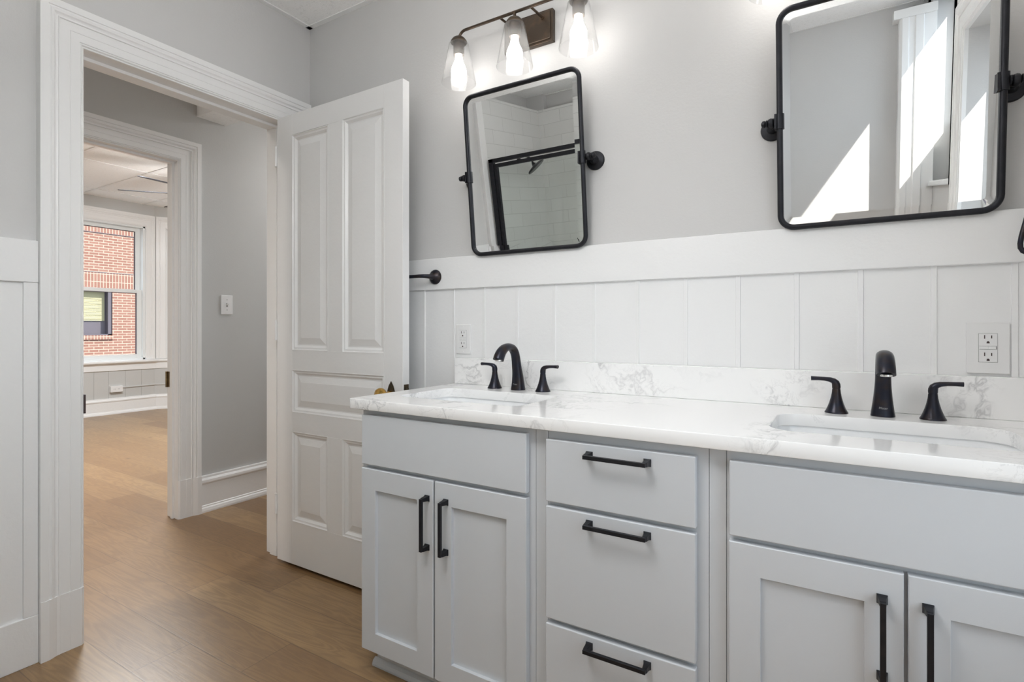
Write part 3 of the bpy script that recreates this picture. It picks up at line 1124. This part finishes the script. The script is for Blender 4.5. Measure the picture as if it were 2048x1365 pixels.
sink_cabinet(-1.256, -0.650, -1.243, -0.961, -0.667, 0, 'blue-grey sink cabinet at the left end of the vanity, beside the open door',
             (-0.412, -0.2625), (-0.970, -0.4235), (-0.984, -0.918), -1)
sink_cabinet(-0.202, 0.402, -0.195, 0.0945, 0.386, 0, 'blue-grey sink cabinet under the right sink, cut off by the frame',
             (-0.4185, -0.2675), (-0.970, -0.4295), (0.060, 0.125), 0)
dc = thing('drawer_cabinet', (-0.425, 1.43, 0), 'blue-grey three-drawer cabinet in the middle of the vanity', 'cabinet', 'vanity base cabinets')
mb = MB(); body(mb, -0.6145, -0.2375); mb.build('body', 'cabinet_paint', dc, bevel=0.0008)
mb = MB()
mb.box(-0.6145, -0.59, YFR, YFR + 0.019, KZ, CB)
mb.box(-0.262, -0.2375, YFR, YFR + 0.019, KZ, CB)
for z0, z1 in ((CB - 0.03, CB), (H - 0.44, H - 0.41), (H - 0.722, H - 0.692), (KZ, KZ + 0.03)):
    mb.box(-0.59, -0.262, YFR, YFR + 0.019, z0, z1)
mb.build('face_frame', 'cabinet_paint', dc)
for x0, x1 in ((-0.6490, -0.6155), (-0.2365, -0.2030)):
    MB().box(x0, x1, YFR - 0.001, YFR + 0.03, KZ, CB).build('filler_strip', 'cabinet_paint', dc, bevel=0.0008)
for (z0, z1, pz) in ((-0.4195, -0.269, -0.2905), (-0.7015, -0.4305, -0.4495), (-0.970, -0.7135, -0.7315)):
    d_ = MB().box(-0.613, -0.260, YF, YFR - 0.001, H + z0, H + z1).build('drawer', 'cabinet_paint', dc, bevel=0.003, segs=3)
    pull('handle', d_, (-0.430, YF, H + pz - 0.0035), True)
kick(dc, -0.650, -0.202)


# countertop with two cut-outs --------------------------------------------
def curve_slab(name, outer, holes, z0, z1, mat, bev=0.0015):
    cu = bpy.data.curves.new(name, 'CURVE')
    cu.dimensions = '2D'
    cu.fill_mode = 'BOTH'
    for pts in [outer] + holes:
        sp = cu.splines.new('POLY')
        sp.points.add(len(pts) - 1)
        for p_, (x, y) in zip(sp.points, pts):
            p_.co = (x, y, 0, 1)
        sp.use_cyclic_u = True
    cu.extrude = (z1 - z0) / 2 - bev
    cu.bevel_depth = bev
    cu.bevel_resolution = 1
    cu.offset = -bev
    to = bpy.data.objects.new('tmp', cu)
    COL.objects.link(to)
    dg = bpy.context.evaluated_depsgraph_get()
    me = bpy.data.meshes.new_from_object(to.evaluated_get(dg))
    bpy.data.objects.remove(to)
    me.name = name
    me.transform(Matrix.Translation((0, 0, (z0 + z1) / 2)))
    me.materials.clear()
    me.materials.append(M(mat))
    bm = bmesh.new()
    bm.from_mesh(me)
    bmesh.ops.remove_doubles(bm, verts=bm.verts, dist=0.00002)
    bm.to_mesh(me)
    bm.free()
    o = bpy.data.objects.new(name, me)
    COL.objects.link(o)
    return o


SK = [(-1.205, -0.757), (-0.137, 0.302)]
SY0, SY1 = 1.265, 1.53
top = curve_slab('countertop', rrect(-1.288, 0.455, 1.143, 1.691, 0.012, 5),
                 [rrect(a, b_, SY0, SY1, r, 8) for (a, b_), r in zip(SK, (0.035, 0.055))], CB, CT, 'veined_quartz')
tag(top, 'white quartz countertop with soft grey veins over all three cabinets', 'countertop')
mb = MB().box(-1.288, 0.455, 1.672, 1.6885, CT + 0.0003, CT + 0.100)
tag(mb.build('backsplash', 'veined_quartz', bevel=0.0012), 'low veined quartz backsplash strip along the wall', 'backsplash')

for (a, b_), lab, r in zip(SK, ('white undermount sink basin nearest the open door', 'white undermount sink basin at the right edge of the photo'), (0.035, 0.055)):
    root = thing('sink', ((a + b_) / 2, 1.40, CB), lab, 'sink', 'undermount sinks')
    mb = MB()
    rr = []
    for o_, z, rad in ((0.028, CB - 0.0005, r + 0.02), (0.028, CB - 0.012, r + 0.02), (0.016, CB - 0.014, r + 0.01), (0.012, CB - 0.12, r), (-0.03, CB - 0.155, r + 0.03), (-0.05, CB - 0.158, r + 0.03),
                       (-0.05, CB - 0.146, r + 0.03), (-0.025, CB - 0.143, r + 0.025), (0.0, CB - 0.11, r), (0.004, CB - 0.010, r), (0.006, CB - 0.0005, r)):
        rr.append([(x, y, z) for x, y in rrect(a - o_, b_ + o_, SY0 - o_, SY1 + o_ * 0.9, max(rad, 0.01), 8)])
    nR = len(rr[0])
    mb.loft(rr, caps=False, smooth=True)
    # rim
    mb.f.append(tuple(range(nR))[::-1] if False else tuple(5 * nR + i for i in range(nR)))
    mb.s.append(False)
    mb.f.append(tuple(6 * nR + i for i in range(nR)))
    mb.s.append(False)
    for i in range(nR):
        j = (i + 1) % nR
        mb.f.append((i, j, 10 * nR + j, 10 * nR + i))
        mb.s.append(False)
    mb.build('basin', 'porcelain', root)
    MB().lathe([(0.024, -0.1445), (0.024, -0.1405), (0.015, -0.139), (0.001, -0.139)], c=((a + b_) / 2, 1.40, CB), seg=24).build('drain', 'matte_black', root)


# faucets ------------------------------------------------------------------
def make_faucet(cx, label):
    root = thing('faucet', (cx, 1.612, CT), label, 'faucet', 'black widespread faucets')
    # spout: tapered column bending forward
    key = [(0.0, 0.0, 0.0256, 0.0256), (0.0, 0.004, 0.0252, 0.0252), (0.001, 0.03, 0.0215, 0.0215), (0.005, 0.06, 0.0180, 0.0184), (0.011, 0.085, 0.0155, 0.0168),
           (0.0155, 0.109, 0.0142, 0.0162), (0.0245, 0.131, 0.0134, 0.0162), (0.042, 0.1465, 0.0126, 0.0165), (0.066, 0.1512, 0.0124, 0.0170), (0.090, 0.1470, 0.0136, 0.0176),
           (0.109, 0.1355, 0.0155, 0.0181), (0.1215, 0.1210, 0.0170, 0.0185), (0.1270, 0.1100, 0.0176, 0.0186)]
    pts, rad = [], []
    nk = len(key)
    for i_ in range(nk - 1):
        p0, p1, p2, p3 = key[max(i_ - 1, 0)], key[i_], key[i_ + 1], key[min(i_ + 2, nk - 1)]
        for st in range(3):
            t = st / 3.0
            if i_ == 0 and st:
                continue
            q_ = [0.5 * (2 * b1 + (c1 - a1) * t + (2 * a1 - 5 * b1 + 4 * c1 - d1) * t * t + (3 * b1 - a1 - 3 * c1 + d1) * t ** 3) for a1, b1, c1, d1 in zip(p0, p1, p2, p3)]
            pts.append((cx, 1.612 - q_[0], CT + q_[1])); rad.append((q_[2], q_[3]))
    pts.append((cx, 1.612 - key[-1][0], CT + key[-1][1])); rad.append((key[-1][2], key[-1][3]))
    m_ = MB().tube(pts, rad, seg=28)
    sp = m_.build('spout', 'faucet_black', root)
    e_ = pts[-1]
    MB().lathe([(0.012, 0), (0.012, -0.004), (0.0105, -0.005)], c=(e_[0], e_[1], e_[2] + 0.001), seg=20).build('aerator', 'steel', sp)
    # lettering wrapped on the column
    cu = bpy.data.curves.new('lettering', 'FONT')
    cu.body = 'Pfister'
    cu.size = 0.0075
    cu.align_x = 'CENTER'
    cu.extrude = 0.0
    to = bpy.data.objects.new('tmp', cu)
    COL.objects.link(to)
    dg = bpy.context.evaluated_depsgraph_get()
    me = bpy.data.meshes.new_from_object(to.evaluated_get(dg))
    bpy.data.objects.remove(to)
    rr_ = 0.0236
    for v_ in me.vertices:
        a = v_.co.x / rr_
        zz = v_.co.y + 0.019
        r2 = 0.0252 - (zz - 0.004) / 0.026 * 0.0037
        v_.co = Vector((math.sin(a) * (r2 + 0.0003), -math.cos(a) * (r2 + 0.0006), zz))
    me.materials.clear()
    me.materials.append(M('groove_dark'))
    lt = bpy.data.objects.new('lettering', me)
    COL.objects.link(lt)
    lt.parent = sp
    for s_ in (-1, 1):
        hx = cx + s_ * 0.0975
        m_ = MB().lathe([(0.026, 0.0), (0.026, 0.002), (0.0235, 0.006), (0.0200, 0.014), (0.0160, 0.025), (0.0125, 0.038), (0.0102, 0.050), (0.0093, 0.060), (0.0088, 0.0605), (0.0088, 0.0625)],
                        c=(hx, 1.612, CT), seg=28)
        hb = m_.build('handle_base', 'faucet_black', root)
        m_ = MB()
        rr = []
        for (dx, z, hw, hh) in ((0.0, 0.0625, 0.0095, 0.0), (0.0, 0.068, 0.0097, 0.0), (0.0005, 0.073, 0.0096, 0.0)):
            rr.append([(hx + s_ * (dx + math.cos(2 * PI * k / 20) * hw), 1.612 + math.sin(2 * PI * k / 20) * hw, CT + z) for k in range(20)])
        path = [(0.002, 0.077, 0.0088, 25), (0.0065, 0.081, 0.0075, 50), (0.014, 0.0835, 0.0062, 72), (0.026, 0.0850, 0.0052, 84), (0.040, 0.0855, 0.0050, 90), (0.056, 0.0853, 0.0058, 92)]
        for dx, z, th_, angd in path:
            a = math.radians(angd)
            ring = []
            for k in range(20):
                t = 2 * PI * k / 20
                u_, v2 = math.cos(t) * th_, math.sin(t) * (0.0088 if angd > 60 else 0.0094)
                ring.append((hx + s_ * (dx + u_ * math.cos(a)), 1.612 + v2, CT + z - u_ * math.sin(a)))
            rr.append(ring)
        m_.loft(rr, smooth=True)
        m_.build('lever', 'faucet_black', hb)
    return root


fa = make_faucet(-0.9625, 'black widespread faucet over the left sink')
copy_tree(fa, loc=(0.0845, 1.600, CT), label='black widespread faucet over the right sink')

# =================================================================== MIRRORS
PZ = H + 0.564
PYV = 1.64
TA = math.radians(6.0)


def make_mirror(cx):
    root = thing('pivot_mirror', (cx, 1.70, PZ), 'tilting black-framed mirror above the left sink, reflecting the tiled shower', 'mirror', 'black tilting mirrors')
    hw, hh = 0.2305, 0.2885

    def P(x, s, n_):
        return (cx + x, PYV - s * math.sin(TA) - n_ * math.cos(TA), PZ + s * math.cos(TA) - n_ * math.sin(TA))
    m_ = MB().tube([P(x, s, 0) for x, s in rrect(-hw, hw, -hh, hh, 0.034, 8)], 0.0077, seg=14, closed=True)
    m_.build('mirror_frame', 'matte_black', root)
    # bevelled glass: flat field and a sloping rim
    o1 = rrect(-hw + 0.004, hw - 0.004, -hh + 0.004, hh - 0.004, 0.031, 8)
    o2 = rrect(-hw + 0.026, hw - 0.026, -hh + 0.026, hh - 0.026, 0.010, 8)
    m_ = MB()
    n_ = len(o1)
    v_ = [P(x, s, -0.0015) for x, s in o1] + [P(x, s, 0.0) for x, s in o2] + [P(x, s, -0.005) for x, s in o1]
    f_ = [(i, (i + 1) % n_, n_ + (i + 1) % n_, n_ + i) for i in range(n_)]
    f_.append(tuple(n_ + i for i in range(n_)))
    f_.append(tuple(2 * n_ + i for i in range(n_))[::-1])
    f_ += [(2 * n_ + i, 2 * n_ + (i + 1) % n_, (i + 1) % n_, i) for i in range(n_)]
    m_.add(v_, f_)
    m_.build('mirror_glass', 'mirror_silver', root)
    for s_ in (-1, 1):
        m_ = MB()
        m_.tube([P(s_ * hw, -0.020, 0), P(s_ * hw, 0.020, 0)], 0.0112, seg=20)
        m_.box(cx + s_ * hw - 0.0125, cx + s_ * hw - 0.007, PYV - 0.011, PYV + 0.009, PZ - 0.0215, PZ + 0.0195)
        cl = m_.build('collar', 'matte_black', root)
        x0 = cx + s_ * hw
        m_ = MB()
        # horizontal turned post from the collar to the elbow
        ho = [(0.008, 0.009), (0.0105, 0.011), (0.0105, 0.013), (0.007, 0.014), (0.0115, 0.017), (0.0130, 0.022), (0.0115, 0.027), (0.007, 0.030), (0.0098, 0.0315), (0.0098, 0.0335),
              (0.007, 0.035), (0.0095, 0.038), (0.0088, 0.043), (0.004, 0.0465), (0.0006, 0.047)]
        m_.lathe([(r, s_ * h_) for r, h_ in ho], c=(x0, PYV, PZ), axis='x', seg=20)
        xr = x0 + s_ * 0.0225
        m_.lathe([(0.0075, 0.008), (0.0075, 0.020), (0.0100, 0.022), (0.0100, 0.026), (0.0082, 0.028), (0.0120, 0.034), (0.0120, 0.037), (0.0150, 0.043), (0.0150, 0.047),
                  (0.0300, 0.0515), (0.0318, 0.0545), (0.0318, 0.0598)], c=(xr, PYV, PZ), axis='y', seg=28)
        br = m_.build('wall_bracket', 'oiled_black' if 'oiled_black' in MATS else 'matte_black', root)
        for dz in (-0.0205, 0.0205):
            MB().lathe([(0.0044, 0.0528), (0.0040, 0.0512), (0.002, 0.0505), (0.0004, 0.0503)], c=(xr, PYV, PZ + dz), axis='y', seg=12).build('screw', 'steel', br)
    return root


mi = make_mirror(-0.9625)
copy_tree(mi, loc=(0.0845, 1.70, PZ), label='tilting black-framed mirror above the right sink, reflecting a sunlit patch')


# =================================================================== VANITY LIGHTS
def make_light(cx):
    root = thing('vanity_light', (cx, 1.70, H + 1.06), 'bronze three-bulb vanity light with clear glass shades above the left mirror', 'vanity light', 'three-bulb vanity lights')
    Y = 1.588
    zb = H + 1.088
    m_ = MB().box(cx - 0.100, cx + 0.100, 1.679, 1.6995, H + 1.006, H + 1.120)
    bp = m_.build('backplate', 'oiled_bronze', root, bevel=0.002)
    MB().box(cx - 0.092, cx + 0.092, 1.674, 1.679, H + 1.014, H + 1.112).build('raised_face', 'oiled_bronze', bp, bevel=0.003)
    S = 0.240
    p_ = [(cx - S, Y, H + 1.062)]
    for k in range(0, 9):
        a = PI - PI / 2 * k / 8
        p_.append((cx - S + 0.030 + 0.030 * math.cos(a), Y, zb - 0.030 + 0.030 * math.sin(a)) if True else None)
    q_ = [(2 * cx - x, y, z) for x, y, z in p_[::-1]]
    m_ = MB().tube(p_ + q_, 0.0052, seg=12)
    m_.tube([(cx, Y, zb), (cx, Y, H + 1.060)], 0.0052, seg=12)
    bar = m_.build('bar', 'oiled_bronze', root)
    for s_ in (-1, 1):
        m_ = MB().tube([(cx + s_ * 0.062, 1.676, H + 1.093), (cx + s_ * 0.062, 1.640, H + 1.092), (cx + s_ * 0.062, Y, zb)], 0.0042, seg=10)
        m_.lathe([(0.0075, 0), (0.0075, 0.006)], c=(cx + s_ * 0.062, 1.669, H + 1.093), axis='y', seg=16)
        m_.build('arm', 'oiled_bronze', root)
    for k in (-1, 0, 1):
        x = cx + k * S
        c_ = (x, Y, H)
        m_ = MB().lathe([(0.004, 1.072), (0.010, 1.071), (0.022, 1.064), (0.029, 1.055), (0.0305, 1.050), (0.029, 1.047)], c=c_, seg=28)
        cap = m_.build('socket_cap', 'oiled_bronze', root)
        m_ = MB().lathe([(0.0205, 1.046), (0.0205, 1.004), (0.0185, 1.002), (0.0165, 1.004)], c=c_, seg=24)
        m_.build('socket', 'oiled_bronze', cap)
        # clear tapered shade, open at the bottom
        m_ = MB()
        outp = [(0.024, 1.0465), (0.033, 1.0455), (0.0365, 1.042), (0.0375, 1.036), (0.0640, 0.900)]
        inp = [(r - 0.0016, h_ - (0.0016 if i < 2 else 0)) for i, (r, h_) in enumerate(outp)][::-1]
        m_.lathe(outp + [(0.0638, 0.8985), (0.0628, 0.8985)] + inp + [outp[0]], c=c_, seg=40, caps=False)
        m_.build('glass_shade', 'clear_glass', root)
        m_ = MB().lathe([(0.0125, 1.008), (0.0130, 0.994), (0.0150, 0.980), (0.0200, 0.969), (0.0255, 0.957), (0.0280, 0.944), (0.0270, 0.931), (0.0225, 0.920), (0.0150, 0.9125), (0.007, 0.9095), (0.0006, 0.909)], c=c_, seg=28)
        m_.build('bulb', 'bulb_glow', root)
    return root


vl = make_light(-0.9625)
copy_tree(vl, loc=(0.0845, 1.70, H + 1.06), label='bronze three-bulb vanity light above the right mirror, just over the frame')

# =================================================================== SMALL WALL THINGS
# towel bar half hidden by the door
tb = thing('towel_bar', (-1.39, 1.68, H + 0.203), 'black towel bar on the white rail, mostly hidden behind the open door', 'towel bar')
for x, s_ in ((-1.388, -1), (-1.98, 1)):
    m_ = MB().lathe([(0.0295, 0.0), (0.0295, -0.003), (0.0275, -0.008), (0.020, -0.014), (0.012, -0.019), (0.0085, -0.024)], c=(x, 1.6795, H + 0.203), axis='y', seg=28)
    m_.tube([(x, 1.660, H + 0.203), (x + s_ * 0.002, 1.650, H + 0.203), (x + s_ * 0.010, 1.638, H + 0.2035), (x + s_ * 0.022, 1.630, H + 0.204), (x + s_ * 0.040, 1.627, H + 0.2045), (x + s_ * 0.06, 1.627, H + 0.2045)],
            [0.0125, 0.0095, 0.0082, 0.0076, 0.0072, 0.007], seg=16)
    m_.build('bar_end', 'faucet_black', tb)
MB().tube([(-1.442, 1.627, H + 0.2045), (-1.925, 1.627, H + 0.2045)], 0.0068, seg=14).build('bar', 'faucet_black', tb)

# towel ring at the right edge
tr = thing('towel_ring', (0.405, 1.68, H + 0.33), 'black towel ring cut off at the right edge of the photo', 'towel ring')
ri = [(0.361, 0.288), (0.356, 0.262), (0.350, 0.235), (0.3435, 0.205), (0.3415, 0.190), (0.342, 0.180), (0.346, 0.172), (0.353, 0.168), (0.363, 0.167)]
ri = ri + [(0.81 - x, z) for x, z in ri[::-1]]
ri = ri + [(0.452, 0.300), (0.440, 0.306), (0.405, 0.308), (0.370, 0.306), (0.358, 0.300)]
MB().tube([(x, 1.632 + 0.0, H + z) for x, z in ri], 0.0052, seg=12, closed=True).build('ring', 'faucet_black', tr)
m_ = MB().lathe([(0.028, 0.0), (0.028, -0.004), (0.018, -0.013), (0.009, -0.020), (0.0085, -0.050), (0.0105, -0.054), (0.001, -0.057)], c=(0.405, 1.699, H + 0.308), axis='y', seg=24)
m_.build('post', 'faucet_black', tr)


def slots(m_, cx, cz, y, s=1.0, wide=0.0064):
    m_.box(cx - wide * s - 0.0010, cx - wide * s + 0.0010, y - 0.0004, y + 0.0004, cz + 0.0005 * s, cz + 0.0090 * s)
    m_.box(cx + wide * s - 0.0010, cx + wide * s + 0.0010, y - 0.0004, y + 0.0004, cz + 0.0012 * s, cz + 0.0082 * s)
    pts = [(cx + 0.0027 * math.cos(a), cz - 0.0085 * s + 0.0030 * math.sin(a)) for a in [PI * k / 8 for k in range(9)]] + [(cx - 0.0027, cz - 0.0108 * s), (cx + 0.0027, cz - 0.0108 * s)]
    m_.loft([[(x, yy, z) for x, z in pts] for yy in (y + 0.0004, y - 0.0004)])


def outlet(cx, cz, w_, h_, y, label, bevel, gfci):
    root = thing('wall_outlet', (cx, y, cz), label, 'outlet', 'white wall outlets')
    MB().box(cx - w_ / 2, cx + w_ / 2, y - 0.0065, y, cz - h_ / 2, cz + h_ / 2).build('cover_plate', 'plastic_white', root, bevel=bevel, segs=3)
    MB().box(cx - 0.0175, cx + 0.0175, y - 0.0071, y - 0.006, cz - 0.0345, cz + 0.0345).build('recess_line', 'groove_dark', root)
    rc = MB().box(cx - 0.0168, cx + 0.0168, y - 0.0085, y - 0.006, cz - 0.0338, cz + 0.0338).build('receptacle', 'plastic_white', root, bevel=0.0006)
    for dz in (0.0215, -0.0200):
        m_ = MB()
        slots(m_, cx, cz + dz, y - 0.0086)
        m_.build('socket_slots', 'slot_dark', rc)
    m_ = MB()
    m_.box(cx - 0.0160, cx + 0.0160, y - 0.0087, y - 0.0083, cz + 0.0042, cz + 0.0048)
    m_.box(cx - 0.0160, cx + 0.0160, y - 0.0087, y - 0.0083, cz - 0.0040, cz - 0.0034)
    m_.build('seams', 'groove_dark', rc)
    m_ = MB()
    m_.box(cx - 0.0155, cx - 0.0005, y - 0.0094, y - 0.0084, cz - 0.0030, cz + 0.0038)
    m_.box(cx + 0.0005, cx + 0.0135, y - 0.0094, y - 0.0084, cz - 0.0030, cz + 0.0038)
    m_.build('test_buttons', 'plastic_white', rc, bevel=0.0003)
    if gfci:
        MB().box(cx + 0.0148, cx + 0.0158, y - 0.0090, y - 0.0084, cz - 0.0030, cz + 0.0038).build('indicator', 'slot_dark', rc)
    else:
        for dz in (-0.048, 0.048):
            MB().lathe([(0.0028, -0.0062), (0.0028, -0.0072), (0.0004, -0.0074)], c=(cx, y, cz + dz), axis='y', seg=12).build('screw', 'plastic_white', root)
    return root


outlet(-1.2560, H - 0.0440, 0.0705, 0.1150, 1.692, 'small white outlet with two plate screws, left of the left faucet', 0.0045, False)
outlet(0.2955, H - 0.0480, 0.0790, 0.1220, 1.692, 'wide flat white outlet right of the right faucet', 0.0015, True)

# hall light switch
sw = thing('light_switch', (-3.13, 1.85, H + 0.136), 'white toggle light switch on the hall wall beyond the doorway', 'light switch')
MB().box(-3.13, -3.1235, 1.850 - 0.036, 1.850 + 0.036, H + 0.136 - 0.0575, H + 0.136 + 0.0575).build('switch_plate', 'plastic_white', sw, bevel=0.003, segs=3)
MB().box(-3.1237, -3.1225, 1.845, 1.855, H + 0.124, H + 0.148).build('toggle_slot', 'groove_dark', sw)
mb = MB()
mb.loft([[(-3.1235, 1.8462, H + 0.132), (-3.1235, 1.8538, H + 0.132), (-3.1235, 1.8538, H + 0.142), (-3.1235, 1.8462, H + 0.142)],
         [(-3.110, 1.8470, H + 0.142), (-3.110, 1.8530, H + 0.142), (-3.110, 1.8530, H + 0.148), (-3.110, 1.8470, H + 0.148)]])
mb.build('toggle', 'plastic_white', sw, bevel=0.0005)
for dz in (-0.030, 0.030):
    MB().lathe([(0.0028, 0.0062), (0.0028, 0.0072), (0.0004, 0.0075)], c=(-3.13, 1.85, H + 0.136 + dz), axis='x', seg=12).build('screw', 'groove_dark', sw)

# surface outlet box and raceway under the far window
ob = thing('surface_outlet_box', (XW, 3.105, 0.30), 'white surface-mounted outlet box under the far window', 'outlet box')
MB().box(XW, XW + 0.040, 3.030, 3.160, 0.268, 0.342).build('box', 'plastic_white', ob, bevel=0.003)
for yy in (3.070, 3.118):
    mb = MB()
    mb.box(XW + 0.040, XW + 0.0412, yy - 0.008, yy - 0.006, 0.302, 0.311)
    mb.box(XW + 0.040, XW + 0.0412, yy + 0.004, yy + 0.006, 0.302, 0.311)
    mb.build('socket_slots', 'slot_dark', ob)
mb = MB()
pr = [(0, -0.008), (0.011, -0.008), (0.013, 0.0), (0.011, 0.008), (0, 0.008)]
mb.loft([[(XW + d, 3.160, 0.318 + s) for d, s in pr], [(XW + d, YB + d * 0.5, 0.322 + s) for d, s in pr], [ang(1.2, 0.322 + s, d) for d, s in pr]])
struct(mb.build('trim_21', 'hall_paint'), 'thin painted cable raceway running right from the outlet box')

# =================================================================== SHOWER (seen in the left mirror)
sh = thing('shower_enclosure', (-1.44, -0.02, 0), 'black-framed glass shower enclosure reflected in the left mirror', 'shower enclosure')
zt = H + 0.862
mb = MB()
mb.box(-2.150, -2.115, -0.036, 0.0, 0.08, zt)
mb.box(-0.735, -0.70, -0.036, 0.0, 0.08, zt)
mb.box(-2.150, -0.70, -0.036, 0.0, zt - 0.026, zt)
mb.build('frame', 'matte_black', sh, bevel=0.001)
mb = MB()
mb.box(-2.110, -2.086, -0.030, -0.006, 0.10, zt - 0.036)
mb.box(-1.42, -1.396, -0.030, -0.006, 0.10, zt - 0.036)
mb.box(-2.086, -1.42, -0.030, -0.006, zt - 0.062, zt - 0.036)
mb.box(-2.086, -1.42, -0.030, -0.006, 0.10, 0.125)
sd = mb.build('door_frame', 'matte_black', sh, bevel=0.001)
MB().box(-2.088, -1.418, -0.021, -0.015, 0.12, zt - 0.060).build('door_glass', 'shower_glass', sd)
mb = MB().box(-1.392, -0.735, -0.021, -0.015, 0.10, zt - 0.026)
mb.build('fixed_glass', 'shower_glass', sh)
mb = MB().box(-2.18, -0.70, -0.90, 0.03, 0.0, 0.08)
tag(mb.build('shower_pan', 'porcelain', bevel=0.01), 'white shower pan behind the glass', 'shower pan')
hd = thing('rain_shower', (-2.18, -0.48, H + 0.93), 'round dark shower head on the tiled wall reflected in the left mirror', 'shower head')
mb = MB().tube([(-2.182, -0.49, H + 0.905), (-2.13, -0.49, H + 0.912), (-2.09, -0.49, H + 0.900), (-2.06, -0.49, H + 0.865), (-2.055, -0.49, H + 0.845)], 0.0085, seg=14)
mb.lathe([(0.028, 0.0), (0.026, 0.006), (0.010, 0.012)], c=(-2.180, -0.49, H + 0.905), axis='x', seg=24)
mb.build('arm', 'matte_black', hd)
mb = MB()
ax = Vector((0.55, -0.25, -0.77)).normalized()
c0 = Vector((-2.055, -0.49, H + 0.845))
s1 = ax.orthogonal().normalized(); s2 = ax.cross(s1)
rr = []
for r, h_ in ((0.010, -0.006), (0.014, 0.006), (0.020, 0.016), (0.070, 0.026), (0.078, 0.032), (0.078, 0.040), (0.070, 0.043)):
    rr.append([tuple(c0 + ax * h_ + s1 * (r * math.cos(2 * PI * k / 32)) + s2 * (r * math.sin(2 * PI * k / 32))) for k in range(32)])
mb.loft(rr, smooth=True)
mb.build('spray_face', 'matte_black', hd)

# =================================================================== CEILING FIXTURES
cl = thing('added_pendant_light', (-0.75, 0.42, CZ), 'added round white drum pendant for fill light, unseen above the view', 'pendant light')
MB().lathe([(0.07, 0.0), (0.07, -0.02), (0.008, -0.03), (0.008, -0.55)], c=(-0.75, 0.42, CZ), seg=32).build('canopy', 'trim_white', cl)
MB().lathe([(0.008, -0.53), (0.25, -0.53), (0.27, -0.54), (0.27, -0.62), (0.25, -0.63), (0.001, -0.632)], c=(-0.75, 0.42, CZ), seg=40).build('drum_shade', 'fill_drum_glow', cl)  # added fixture; the whole drum glows to lift ceiling and walls
hl = thing('added_hall_light', (-2.72, -0.55, CZ), 'added small round fill light at the left end of the hall, unseen above the view', 'ceiling light', 'added hall fill lights')  # added fixture around the hall fill lamp
MB().lathe([(0.10, 0.0), (0.10, -0.025), (0.09, -0.030)], c=(-2.72, -0.55, CZ), seg=32).build('rim', 'trim_white', hl)
MB().lathe([(0.088, -0.030), (0.080, -0.040), (0.001, -0.043)], c=(-2.72, -0.55, CZ), seg=32).build('diffuser', 'diffuser_glow', hl)
copy_tree(hl, loc=(-2.66, 2.75, CZ), label='added small round fill light at the right end of the hall, unseen behind the door')  # second added fixture, for the other hall fill lamp
pl = thing('panel_light', (-4.85, 2.14, RZ), 'white rectangular ceiling panel light in the far room', 'ceiling light')
MB().box(-5.50, -4.20, 1.83, 2.45, RZ - 0.012, RZ - 0.0005).build('frame', 'trim_white', pl, bevel=0.002)
MB().box(-5.47, -4.23, 1.86, 2.42, RZ - 0.015, RZ - 0.012).build('diffuser', 'diffuser_glow', pl)

# ceiling fan: only two blade tips show through the doorway
FX, FY_, FZ_ = -5.286, 3.13, H + 1.30
fan = thing('ceiling_fan', (FX, FY_, FZ_), 'ceiling fan with thin dark blades, two tips showing beyond the far doorway', 'ceiling fan')
MB().lathe([(0.055, 0.27), (0.055, 0.245), (0.016, 0.235), (0.012, 0.22), (0.012, 0.08), (0.05, 0.07), (0.095, 0.05), (0.10, 0.0), (0.08, -0.04), (0.02, -0.06), (0.001, -0.06)], c=(FX, FY_, FZ_), seg=28).build('motor', 'matte_black', fan)
emis('fan_fill_glow', (1.0, 0.98, 0.96), 85.0)  # unseen globe added under the fan to brighten the far ceiling
MB().lathe([(0.02, -0.06), (0.08, -0.08), (0.11, -0.13), (0.09, -0.18), (0.04, -0.205), (0.001, -0.21)], c=(FX, FY_, FZ_), seg=24).build('added_globe', 'fan_fill_glow', fan)
for k in range(8):
    a = math.radians(-78.7 - 44.2 + 45 * k) if k else math.radians(-122.9)
    a = math.radians(-122.7 + 44.6 * k)
    Lb = 0.90
    m_ = MB()
    rr = []
    for t in (0.08, 0.25, 0.5, 0.75, 0.95, 1.0):
        r = Lb * t
        wd = 0.045 if t < 0.9 else (0.04 if t < 0.99 else 0.02)
        bend = 0.05 * math.sin(t * PI) * 0.35
        ca, sa = math.cos(a), math.sin(a)
        dz_ = 0.010 * math.cos(t * 3)
        rr.append([(FX + ca * r - sa * (s + bend), FY_ + sa * r + ca * (s + bend), FZ_ + dz_ + zz - s * 0.17) for s, zz in ((-wd, -0.003), (wd, -0.003), (wd, 0.003), (-wd, 0.003))])
    m_.loft(rr)
    m_.build('fan_blade', 'matte_black', fan, bevel=0.001)
